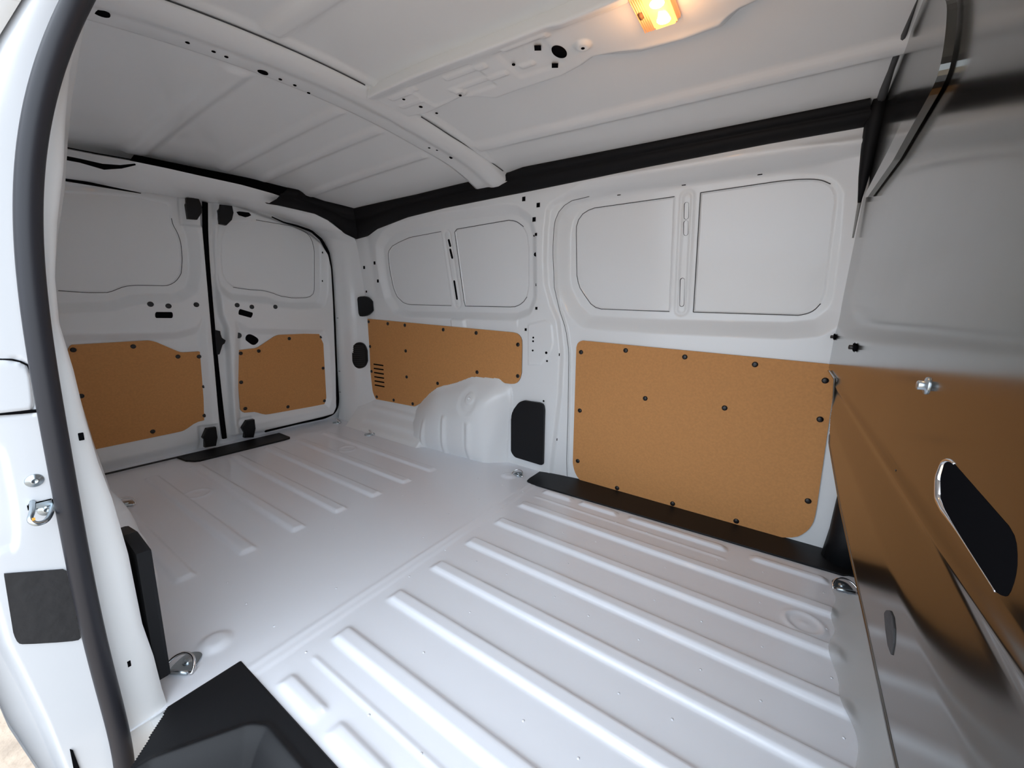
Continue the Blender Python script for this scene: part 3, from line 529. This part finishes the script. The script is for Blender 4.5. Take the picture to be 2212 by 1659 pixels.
# ------------------------------------------------------------------ rear header and corner pillar
T_, B_ = np.array(smooth(G3['hd_top'], 2, False)), np.array(smooth(G3['hd_bot'], 2, False))
rows = []
for t in np.linspace(0, 1, 14):
    Pm = resample(B_, 140) * (1 - t) + resample(T_, 140) * t; Pm[:, 0] -= 0.022 * max(0, 1 - t * 13)
    k = np.linspace(0, 1, 140); bulge = 0.028 * math.sin(math.pi * t) * np.where(k < 0.42, 1, np.clip(1 - (k - 0.42) * 6, 0, 1))
    crease = 0.014 * math.exp(-((t - 0.45) / 0.16) ** 2) * np.clip((k - 0.5) * 6, 0, 1) * np.clip((0.98 - k) * 5, 0, 1)
    Pm[:, 0] += bulge - 0.0; Pm[:, 2] -= bulge * 0.4; Pm[:, 0] += crease; Pm[:, 1] -= crease * 0.8
    rows.append(Pm)
rear = struct(link('wall_rear', grid_mesh('wall_rear', np.stack(rows, 0)), 'paint'))
def on_rear(t, k):
    R = np.stack(rows, 0); a = R[int(round(t * 13)), int(round(k * 139))]; return a
for (px, r_) in (((-2.266, 1.503, 1.09), 'a'),): pass
hd = [tuple(p) for p in resample(G3['hd_top'][1:5], 12)]
tube('wiring_harness', [(-2.155, 0.33, 1.238), (-2.150, 0.42, 1.240), (-2.148, 0.48, 1.236), (-2.150, 0.53, 1.250), (-2.158, 0.575, 1.272)], [0.007, 0.007, 0.010, 0.006, 0.003], 'hole', rear, n=8)
tube('seam_gap', [(p[0] + 0.003, p[1], p[2] + 0.004) for p in hd], 0.0022, 'hole', rear, n=5)
# small holes pressed in the corner pillar
for i, (u, v) in enumerate(G['ph']): put('hole', HOLE[0.0045] if i < 3 else SLITH, 'pill', u, v, 0.0175, rear)

# ------------------------------------------------------------------ dark trim along the roof edge
def rail(name, top, bot, label, n=90, bulge=0.010, parent=None):
    T1, B1 = resample(smooth(top, 1, False), n), resample(smooth(bot, 1, False), n); rr = []
    for t, d in ((-0.12, -0.02), (0, 0.002), (0.05, 0.012), (0.30, 0.014), (0.36, 0.004), (0.42, 0.014), (0.62, 0.020), (0.78, 0.014), (0.93, 0.008), (1.0, 0.0), (1.01, -0.02)):
        Pm = T1 + (B1 - T1) * t; nrm = np.stack([np.zeros(n), -np.ones(n) * 0.8, -np.ones(n) * 0.45], -1) if name == 'side' else np.stack([np.ones(n) * 0.8, np.zeros(n), -np.ones(n) * 0.45], -1)
        rr.append(Pm + nrm * d)
    return link(label, grid_mesh(label, np.stack(rr, 0)), 'rail', parent)
tr = empty('roof_edge_trim', (-1.0, 1.5, 1.30))
a_ = rail('side', G3['rail_top'], G3['rail_bot'], 'side_rail')
b_ = rail('rear', G3['rrail_top'][:5], G3['rrail_bot'], 'rear_rail', n=50)
rt = [p for p in G3['rrail_top'][3:]] ; rbm = [[p[0] - 0.01, p[1], p[2] - 0.002] for p in (G3['hd_top'][8], G3['hd_top'][7], G3['hd_top'][6], G3['hd_top'][5], G3['hd_top'][4], G3['hd_top'][3])]
c_ = link('rear_gap_strip', grid_mesh('rear_gap_strip', np.stack([resample(rt, 40) * (1 - t) + resample(rbm, 40) * t for t in (0, .5, 1)], 0)), 'hole')
for q in (a_, b_, c_):
    q.parent = tr; q.matrix_parent_inverse = Matrix.Translation((1.0, -1.5, -1.30))
thing(tr, 'long black plastic trim running under the roof edge above the far side wall and round the rear corner', 'trim')
for u_ in (-0.13, -1.30):
    i = 1
# ------------------------------------------------------------------ near side wall with the open door frame
NE = [(b, a) for a, b in G['edge'][:-1]]
def near_off(U, V):
    o = np.where((V < 0.5) & (U < -1.0), np.clip(wall_off(U, V), 0, 1) * (0.92 - 1.0 * np.clip(V, 0, .5)), 0)
    y0 = 1.774 - yw(V); lim = (interp(NE, np.clip(V, 0, 1.22)) - 0.002) * np.abs(U) / 0.905
    return np.where(V < 0.5, o, 0) + np.minimum(0, lim - y0)
near = struct(hfield('wall_right', 'near', -2.56, -0.905, -0.02, 1.46, 0.012, near_off, 'paint'))
# header over the sliding door opening, with the roof side outside it
hp = [(0.20, 1.255), (0.30, 1.285), (0.30, 1.43), (0.12, 1.47), (0.10, 1.30), (0.13, 1.262), (0.20, 1.255)]
hm = np.stack([np.array([[x, y, z] for (y, z) in hp]) for x in (-0.905, 0.62)], 0)
link('opening_header', grid_mesh('opening_header', hm), 'ext', near, smooth_=False)
# front end of the near side: pillar ahead of the opening, out of frame
fp = np.array([[[x, y, z] for (x, y) in ((0.20, 0.16), (0.20, 0.06), (0.62, 0.06))] for z in (-0.5, 1.3)])
link('front_pillar', grid_mesh('front_pillar', fp), 'ext', near, smooth_=False)
seal = smooth(G['seal'], 2, False); edge = G['edge'][:-1]
def seal_y(z): return interp([(b, a) for a, b in seal], z)
def edge_y(z): return interp([(b, a) for a, b in edge], z)
BO = [(-0.6, 0.10), (-0.3, 0.075), (-0.10, 0.036), (0.004, 0.018), (0.131, -0.002), (0.235, -0.010), (0.418, -0.012), (0.738, 0.002), (0.90, 0.040), (1.002, 0.075), (1.102, 0.116), (1.174, 0.150), (1.26, 0.19), (1.45, 0.30)]
def body_y(z): return np.interp(z, [b[0] for b in BO], [b[1] for b in BO])
zs = np.linspace(-0.55, 1.45, 420); tt = np.linspace(0, 1, 60)
Zg, Tg = np.meshgrid(zs, tt, indexing='ij'); Y0 = body_y(Zg); Y1 = np.maximum(seal_y(np.clip(Zg, -0.16, 1.23)) - 0.002, Y0 + 0.01); Yg = Y0 + (Y1 - Y0) * Tg
o_ = np.zeros_like(Yg)
fl = smooth([(-0.1, 0.694)] + G['flap'][1:] + [(-0.1, 0.605)], 1)
sd_ = sdf(fl, Yg, Zg); o_ -= 0.004 * np.exp(-((sd_) / 0.0022) ** 2); o_ += 0.003 * ss(sd_ / 0.004)
c2 = sdf(smooth([(-.1, 0.58)] + G['contour2'] + [(-.1, .41)], 2), Yg, Zg); o_ -= 0.004 * ss(c2 / 0.006)
ct = interp([(b, a) for a, b in G['contour']], Zg); o_ -= 0.020 * ss((ct - Yg) / 0.014) * (Zg < 0.40)
o_ -= 0.010 * (1 - Tg) ** 6 * (Zg > 0.8)
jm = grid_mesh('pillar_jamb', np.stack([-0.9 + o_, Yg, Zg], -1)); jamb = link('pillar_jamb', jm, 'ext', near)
# painted return between the seal and the load space
Y2 = seal_y(np.clip(Zg, -0.16, 1.23)); Y3 = edge_y(np.clip(Zg, -0.0, 1.22)); Ye = Y2 + (np.maximum(Y3, Y2 + 0.004) - Y2) * Tg
Xe = -0.897 - 0.010 * Tg ** 6
keep = (Zg[:-1, :-1] > -0.12)
link('pillar_return', grid_mesh('pillar_return', np.stack([Xe, Ye, Zg], -1), keep), 'paint', near)
ex = np.stack([np.stack([np.full_like(zs, x), body_y(zs) - 0.0, zs], -1) for x in (-0.9, -1.0, -2.6)], 0)
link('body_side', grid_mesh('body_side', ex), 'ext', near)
FBOLT = shared(lathe_mesh('flange_bolt', [(0.0105, -0.001), (0.0095, 0.0015), (0.005, 0.003), (0.0045, 0.005), (0.0025, 0.005), (0.002, 0.003)], 24), 'zinc')
for (u, v) in G['jb'][:2]: put('jamb_bolt', FBOLT, 'jamb', u, v, 0.0, jamb)
u, v = G['jb'][5]; st = put('striker', box_mesh('striker_plate', 0.026, 0.011, 0.003, 'zinc', 0.0015), 'jamb', u, v + 0.004, 0.0, jamb)
tube('striker_loop', [tuple(pos('jamb', a, b, c)) for a, b, c in smooth([(0.066, 0.474, 0.0), (0.062, 0.470, 0.030), (0.056, 0.464, 0.046), (0.062, 0.456, 0.050), (0.074, 0.456, 0.044), (0.086, 0.462, 0.0)], 2, False, keep=.02)], 0.0034, 'zinc', jamb, n=8)
put('orange_mark', box_mesh('mark', 0.003, 0.004, 0.001, 'sticker'), 'jamb', 0.060, 0.466, 0.0505, jamb)
poly_plate('protective_patch', 'jamb', smooth(G['film'], 1), -0.002, 0.0045, 'patch', jamb)
u = G['jb'][3]; put('hole', box_mesh('oblong', 0.0062, 0.0125, 0.0012, 'hole', 0.0005), 'jamb', u[0] + .004, u[1], 0.0022, near)
u = G['jb'][4]; put('hole', box_mesh('oblong2', 0.0050, 0.0120, 0.0012, 'hole', 0.0005), 'jamb', u[0] + .004, u[1], 0.0022, near)
poly_plate('sill_gap', 'jamb', G['blk'], 0.0, 0.003, 'hole', jamb)
ribbon('jamb', [(-0.02, 0.6125), (0.052, 0.6135), (0.072, 0.6115), (0.09, 0.6105)], 0.0005, 0.0026, jamb, m='hole')
ribbon('jamb', [(0.03, 0.693)] + G['flap'][1:6], -0.0005, 0.0013, jamb, m='hole')
# bottom of the return: folded lip
SQ_ = np.array(G['seal_x']); cf = np.polyfit(SQ_[:, 1], SQ_[:, 0], 6)
sp = [(-0.87, float(np.polyval(cf, z)), float(z)) for z in np.linspace(SQ_[0, 1], SQ_[-1, 1], 90)]; sp += [(-0.87, sp[-1][1] + 0.002, sp[-1][2] - 0.05 * k) for k in (1, 2, 3)]
top = sp[0]; head = [(-0.50, 0.262, 1.345), (-0.72, 0.262, 1.345), (-0.83, 0.252, 1.32), (-0.866, 0.240, 1.285)]
ds = tube('door_seal', smooth(head, 2, False) + sp[1:], 0.0135, 'rubber', n=16)
thing(ds, 'thick black rubber seal running down the edge of the open side door frame', 'seal')
poly_plate('sill_end', 'floor', [(-0.95, 0.302), (-0.885, 0.302), (-0.885, 0.18), (-0.845, 0.150), (-0.95, 0.150)], -0.030, 0.022, 'paint', near)
dl = poly_plate('access_cover', 'near', [(-1.048, 0.325), (-0.985, 0.335), (-0.912, 0.325), (-0.910, 0.055), (-0.955, 0.04), (-1.04, 0.05), (-1.062, 0.08), (-1.062, 0.25)], 0.006, 0.022, 'black', bevel=0.006)
thing(dl, 'black plastic cover seen edge-on low behind the door frame pillar at left', 'cover')
ac = poly_plate('access_cover', 'wall', smooth(G['cover'], 1), 0.004, 0.014, 'black', bevel=0.004)
thing(ac, 'black plastic cover with clipped corner between wheel arch and large hardboard panel', 'cover')

# ------------------------------------------------------------------ partition behind the cab (bare glossy steel)
stp = smooth(G['strip'] + G['strip2'][::-1], 1)
def part_off(U, V):
    o = 0.004 * np.exp(-((V - 0.604) / 0.006) ** 2)
    o += 0.010 * rp((0.605 - V) / 0.069)
    o -= 0.006 * ss((V - (0.70 + 0.06 * ss((1.6 - U) / 1.0))) / 0.10)
    return o
part = struct(hfield('wall_front', 'part', 0.10, 1.74, 0.40, 1.46, 0.005, part_off, 'steel', maskf=lambda u, v: v > np.interp(u, PE_Y, PE_Z)))
tube('sheet_edge', [tuple(pos('part', y_, float(np.interp(y_, PE_Y, PE_Z)), 0.008 if y_ < 1.2 else 0.004)) for y_ in np.linspace(0.12, 1.56, 80)], 0.0035, 'steel', part, n=8)
cbp = np.array([[[0.40, y, z] for z in (-0.02, 0.66)] for y in (1.05, 1.75)]); link('cab_shade_sheet', grid_mesh('cab_shade_sheet', cbp), 'hole', part, smooth_=False)  # added black sheet standing in for the shade of the cab interior
def p_at(u, v): return float(part_off(np.array([u]), np.array([v]))[0])
poly_plate('handle_recess', 'part', smooth(G['handle'], 1, keep=.004), -0.008, 0.0082, 'hole', part)
poly_plate('stiffening_rib', 'part', smooth(G['strip'] + G['strip2'][::-1], 2, keep=.02), -0.003, 0.010, 'steel', part)
tube('edge_seal', [tuple(pos('part', a, b, 0.004)) for a, b in ((1.16, 1.389), (1.20, 1.386), (1.28, 1.380), (1.40, 1.366), (1.47, 1.352), (1.51, 1.335))], [0.0004, 0.002, 0.005, 0.007, 0.009, 0.010], 'gap', part, n=8)
hr = smooth(G['handle'][9:] + G['handle'][:3], 2, False, keep=.004); tube('chrome_rim', [tuple(pos('part', a, b, 0.000)) for a, b in resample(hr, 60)], [0.0006 + 0.0030 * math.exp(-((i - 42) / 12) ** 2) for i in range(60)], 'chrome', part, n=8)
u, v = G['bolt'][0]
put('partition_bolt', shared(lathe_mesh('pbolt', [(0.0095, -0.001), (0.009, 0.0015), (0.005, 0.002), (0.005, 0.007), (0.004, 0.008), (0.001, 0.008)], 6 * 3), 'zinc'), 'part', u, v, p_at(u, v), part)
for i, (u, v) in enumerate(G['clips'][:2]):
    put('clip_nut', box_mesh('clip', 0.030 - 0.004 * i, 0.016, 0.005, 'hole', 0.002), 'part', u - (0.02 if i == 0 else 0), v, p_at(u, v), part, rot=0.2)
    put('clip_stud', shared(lathe_mesh('stud', [(0.005, 0), (0.005, 0.012), (0.002, 0.013)], 10), 'rivet'), 'part', u - (0.02 if i == 0 else 0), v, p_at(u, v), part)
tube('edge_trim', [tuple(pos('part', 1.572 + 0.014 * t, 1.28 - 0.27 * t, 0.003)) for t in np.linspace(0, 1, 12)], [0.009 - 0.0006 * i for i in range(12)], 'trim', part, n=6)
tube('edge_seal', [tuple(pos('part', a, b, 0.006)) for a, b in ((1.50, 1.345), (1.53, 1.30), (1.55, 1.24), (1.555, 1.17), (1.55, 1.10))], [0.014, 0.022, 0.018, 0.012, 0.004], 'rail', part, n=8)

poly_plate('keyhole', 'part', smooth(G['almond'], 1, keep=.003), p_at(0.5, 0.45) - 0.001, 0.002, 'patch', part)
for (u, v) in G['crz']: o = put('clip_stud', bpy.data.meshes['stud'], 'part', u, v, p_at(u, v) - 0.001, part); o.scale = (0.7, 0.7, 0.35)
# front and rear closing skins, out of sight of the camera: keep daylight out of the cab side
# ------------------------------------------------------------------ hardboard panels
def board(key, s, base, th, label, group=None, rvk=None):
    P = np.array(G[key]); c = P.mean(0); e = empty('hardboard_panel', tuple(pos(s, c[0], P[:, 1].min(), base)))
    inv = Matrix.Translation(-e.location)
    b = poly_plate('board', s, smooth(G[key], 1), base, th, 'board', edge='board_edge'); b.parent = e; b.matrix_parent_inverse = inv
    for (u, v) in G[key + '_rv']:
        o = put('push_rivet', RIV, s, u, v, base + th); o.parent = e; o.matrix_parent_inverse = inv
    thing(e, label, 'panel', 'hardboard lining panels on the walls and rear doors'); return e, inv
board('hb_front', 'wall', -0.026, 0.005, 'largest tan hardboard panel, on the far side wall next to the partition')
e, inv = board('hb_rear', 'wall', 0.001, 0.004, 'tan hardboard panel cut around the wheel arch, with six vent slots')
for a, b in zip(G['hb_rear_sl'], G['hb_rear_sl2']):
    o = poly_plate('vent_slot', 'wall', [(a[0], a[1] - .0042), (b[0], b[1] - .0042), (b[0] + .004, b[1]), (b[0], b[1] + .0042), (a[0], a[1] + .0042), (a[0] - .004, a[1])], 0.0044, 0.0011, 'hole'); o.parent = e; o.matrix_parent_inverse = inv
board('hb_d1', 'door', -0.0255, 0.004, 'shaded tan hardboard panel on the left rear door, partly behind the door frame')
board('hb_d2', 'door', -0.0255, 0.004, 'small tan hardboard panel on the right rear door beside the corner pillar')

# vents and blocks by the rear corner
o = poly_plate('corner_bracket', 'pill', smooth(G['block'], 1), 0.000, 0.026, 'black', bevel=0.005)
thing(o, 'black plastic block above the oval vent at the rear corner pillar', 'bracket')
vp = smooth(G['vent'], 2); vu = float(np.mean([p[0] for p in vp])); vz = float(np.mean([p[1] for p in vp])); vw = (max(p[0] for p in vp) - min(p[0] for p in vp)) / 2 - 0.008; vh = (max(p[1] for p in vp) - min(p[1] for p in vp)) / 2
ve = empty('vent_grille', tuple(pos('pill', vu, vz, 0.01))); iv = Matrix.Translation(-ve.location)
o = poly_plate('vent_frame', 'pill', vp, 0.004, 0.014, 'black', bevel=0.004); o.parent = ve; o.matrix_parent_inverse = iv
for k in range(11):
    z_ = vz - vh * 0.78 + k * vh * 0.15; w_ = vw * math.sqrt(max(0.1, 1 - abs((z_ - vz) / vh) ** 4))
    o = poly_plate('slat', 'pill', [(vu - w_, z_), (vu + w_, z_), (vu + w_, z_ + 0.004), (vu - w_, z_ + 0.004)], 0.017, 0.003, 'plug'); o.parent = ve; o.matrix_parent_inverse = iv
thing(ve, 'oval black vent grille low on the rear corner pillar left of the hardboard', 'vent')

# ------------------------------------------------------------------ black step wells and sill plate
o = poly_plate('step_trim', 'floor', [(-0.878, 1.468), (-0.886, 1.476), (-0.890, 1.505), (-0.892, 1.60), (-0.84, 1.615), (-0.70, 1.640), (0.34, 1.655), (0.34, 1.520), (0.262, 1.512), (0.245, 1.500), (-0.86, 1.462)], -0.0015, 0.0065, 'black', bevel=0.002)
thing(o, 'long black step trim on the floor along the foot of the largest hardboard panel', 'step')
o = poly_plate('sill_plate', 'floor', [(-2.385, 0.640), (-2.30, 0.650), (-2.262, 0.672), (-2.250, 0.690), (-2.246, 1.09), (-2.252, 1.12), (-2.265, 1.128), (-2.385, 1.128)], 0.0005, 0.0085, 'black', bevel=0.002)
thing(o, 'short black sill plate on the floor in front of the two rear doors', 'sill plate')
well = smooth([(-0.815, -0.10), (-0.800, 0.125), (-0.728, 0.248), (-0.700, 0.265), (0.08, 0.265), (0.10, 0.24), (0.10, -0.10)], 2)
def step_off(U, V):
    o = 0.003 + 0 * U; o = o - 0.10 * ss(sdf(well, U, V) / 0.075) + 0.004 * np.exp(-((sdf(well, U, V) + 0.002) / 0.006) ** 2)
    o = o - 0.012 * ss((V - 0.302) / 0.006) - 0.012 * ss((-0.893 - U) / 0.006); return o
def rc(u, v):
    r = 0.016; return ~((v < 0.176) & (u < -0.893 + (0.176 - v) * 1.1)) & ~((u < -0.900 + r) & (v > 0.309 - r) & (np.hypot(u + 0.900 - r, v - 0.309 + r) > r))
o = hfield('step_trim', 'floor', -0.900, 0.24, 0.02, 0.309, 0.003, step_off, 'black', maskf=rc)
thing(o, 'black moulded step well in the near doorway at the bottom of the photo', 'step')

# ------------------------------------------------------------------ lashing eyes
def lashing(x, y, ang, sc_, label):
    e = empty('lashing_eye', (x, y, 0.0)); e.rotation_euler = (0, 0, ang); e.scale = (sc_,) * 3
    pl = smooth([(-0.022, -0.026), (0.022, -0.026), (0.024, 0.0), (0.016, 0.026), (-0.016, 0.026), (-0.024, 0.0)], 2)
    bm = bmesh.new(); a = [bm.verts.new((p[0], p[1], 0.0)) for p in pl]; b = [bm.verts.new((p[0], p[1], 0.004)) for p in pl]
    bm.faces.new(a); bm.faces.new(b)
    for i in range(len(a)): bm.faces.new((a[i], a[(i + 1) % len(a)], b[(i + 1) % len(a)], b[i]))
    bmesh.ops.recalc_face_normals(bm, faces=bm.faces[:]); me = bpy.data.meshes.new('base_plate'); bm.to_mesh(me); bm.free(); link('base_plate', me, 'zinc', e, smooth_=False)
    link('bolt_head', lathe_mesh('bolt_head', [(0.009, 0.003), (0.009, 0.005), (0.007, 0.008), (0.003, 0.009)], 16), 'zinc', e)
    ring = [(0.031 * math.cos(t), -0.027 + 0.026 * math.sin(t), 0.006 + 0.022 * math.sin(t)) for t in np.linspace(0, math.pi, 22)]
    ring = [(-0.018, -0.027, 0.006)] + ring[::-1] + [(0.018, -0.027, 0.006)]
    tube('ring', ring, 0.0030, 'chrome', e, n=8)
    tube('hinge_barrel', [(-0.022, -0.027, 0.006), (0.022, -0.027, 0.006)], 0.0046, 'zinc', e, n=10)
    thing(e, label, 'lashing ring', 'D-ring lashing eyes on the load floor'); return e
HK = G['hooks']
lashing(HK[0][0] - 0.005, HK[0][1] + 0.006, 0.59, 1.0, 'nearest steel D-ring on its plate, beside the near doorway step')
lashing(HK[1][0] + 0.010, HK[1][1] - 0.005, 0.25, 1.0, 'steel D-ring standing up at the front end by the partition foot')
lashing(HK[2][0], 1.515, 0.2, 0.9, 'steel D-ring on the floor between wheel arch and long black step trim')
lashing(HK[3][0], HK[3][1], 2.6, 1.0, 'steel D-ring beside the wheel arch toward the rear doors')
lashing(HK[4][0] + 0.01, HK[4][1] - 0.01, 2.6, 0.9, 'rearmost steel D-ring in the corner beside the right rear door')
lashing(HK[5][0], HK[5][1], 1.2, 1.0, 'dark D-ring half hidden behind the left door frame pillar')

# ------------------------------------------------------------------ lamp
lx, ly = -0.300, 0.903; lz = float(zr(lx, ly)) - 0.024
lamp = empty('dome_lamp', (lx, ly, lz)); lamp.rotation_euler = (0, 0, 0.0)
def lbox(name, dx, dy, z0, z1, bev, m, ox=0, oy=0):
    bm = bmesh.new(); bmesh.ops.create_cube(bm, size=1.0); bmesh.ops.scale(bm, vec=(dx, dy, z1 - z0), verts=bm.verts)
    bmesh.ops.translate(bm, vec=(ox, oy, -(z0 + z1) / 2), verts=bm.verts); bmesh.ops.bevel(bm, geom=bm.edges[:], offset=bev, segments=3, affect='EDGES')
    me = bpy.data.meshes.new(name); bm.to_mesh(me); bm.free(); return link(name, me, m, lamp)
lbox('lamp_body', 0.074, 0.150, -0.004, 0.014, 0.006, 'lamp_body')
lbox('lens', 0.046, 0.136, 0.010, 0.0185, 0.004, 'amber', ox=0.010)
for k in range(5):
    lbox('grip_rib', 0.0018, 0.140, 0.0125, 0.0155, 0.0006, 'lamp_body', ox=-0.0335 + k * 0.0042)
lbox('switch', 0.009, 0.020, 0.010, 0.0185, 0.002, 'board_edge', ox=-0.0265, oy=0.012)
for oy in (0.040, -0.012, -0.05):
    link('bulb_glow', lathe_mesh('bulb', [(0.003, -0.0175), (0.012, -0.0188), (0.0135, -0.0196), (0.009, -0.0210), (0.002, -0.0214)], 16), 'bulb', lamp).location = (0.012, oy, 0)
thing(lamp, 'lit amber interior lamp with ribbed grip edge on the roof brace', 'lamp')
pl_ = bpy.data.lights.new('lamp_glow', 'POINT'); pl_.energy = 0.55; pl_.color = (1.0, 0.50, 0.20); pl_.shadow_soft_size = 0.03
po = bpy.data.objects.new('lamp_glow', pl_); col.objects.link(po); po.parent = lamp; po.location = (0.01, 0, -0.05)

# ------------------------------------------------------------------ loose protective film at the partition foot
us = np.linspace(0.62, 1.375, 80); ts = np.linspace(0, 1, 18); U, T = np.meshgrid(us, ts, indexing='ij')
w = 0.092 + 0.010 * np.sin(U * 13) + 0.005 * np.sin(U * 41); X = 0.350 - (w + 0.060) * T; Zf = 0.006 + 0.110 * (1 - T) ** 2.5 + 0.005 * np.sin(U * 30 + T * 5) * T + 0.003
Xf = X
Zf = np.maximum(Zf, floor_off(Xf, U) + 0.002)
fm = link('protective_film', grid_mesh('protective_film', np.stack([Xf, U, Zf], -1)), 'film')
thing(fm, 'crumpled translucent plastic film taped along the foot of the steel partition', 'plastic film')
# dark cylinder-like trim at the front end of the far wall
tb = tube('corner_trim', [(0.255, 1.600, -0.01), (0.255, 1.600, 0.10), (0.245, 1.598, 0.20), (0.235, 1.596, 0.27)], [0.060, 0.050, 0.038, 0.026], 'black', n=16)
thing(tb, 'dark rounded plastic trim in the corner between large hardboard panel and partition', 'trim')

# ------------------------------------------------------------------ outside: pavement; added light-blocking sheet behind the partition
gm = bpy.data.meshes.new('ground'); gm.from_pydata([(-9, -9, -0.56), (9, -9, -0.56), (9, 9, -0.56), (-9, 9, -0.56)], [], [(0, 1, 2, 3)]); gm.update()
struct(link('ground', gm, 'ground', smooth_=False))
cb = np.array([[[0.62, y, z] for z in (-0.02, 1.46)] for y in (0.06, 1.74)])
link('cab_light_blocker', grid_mesh('cab_light_blocker', cb), 'hole', part, smooth_=False)  # added black sheet, keeps daylight from entering behind the partition
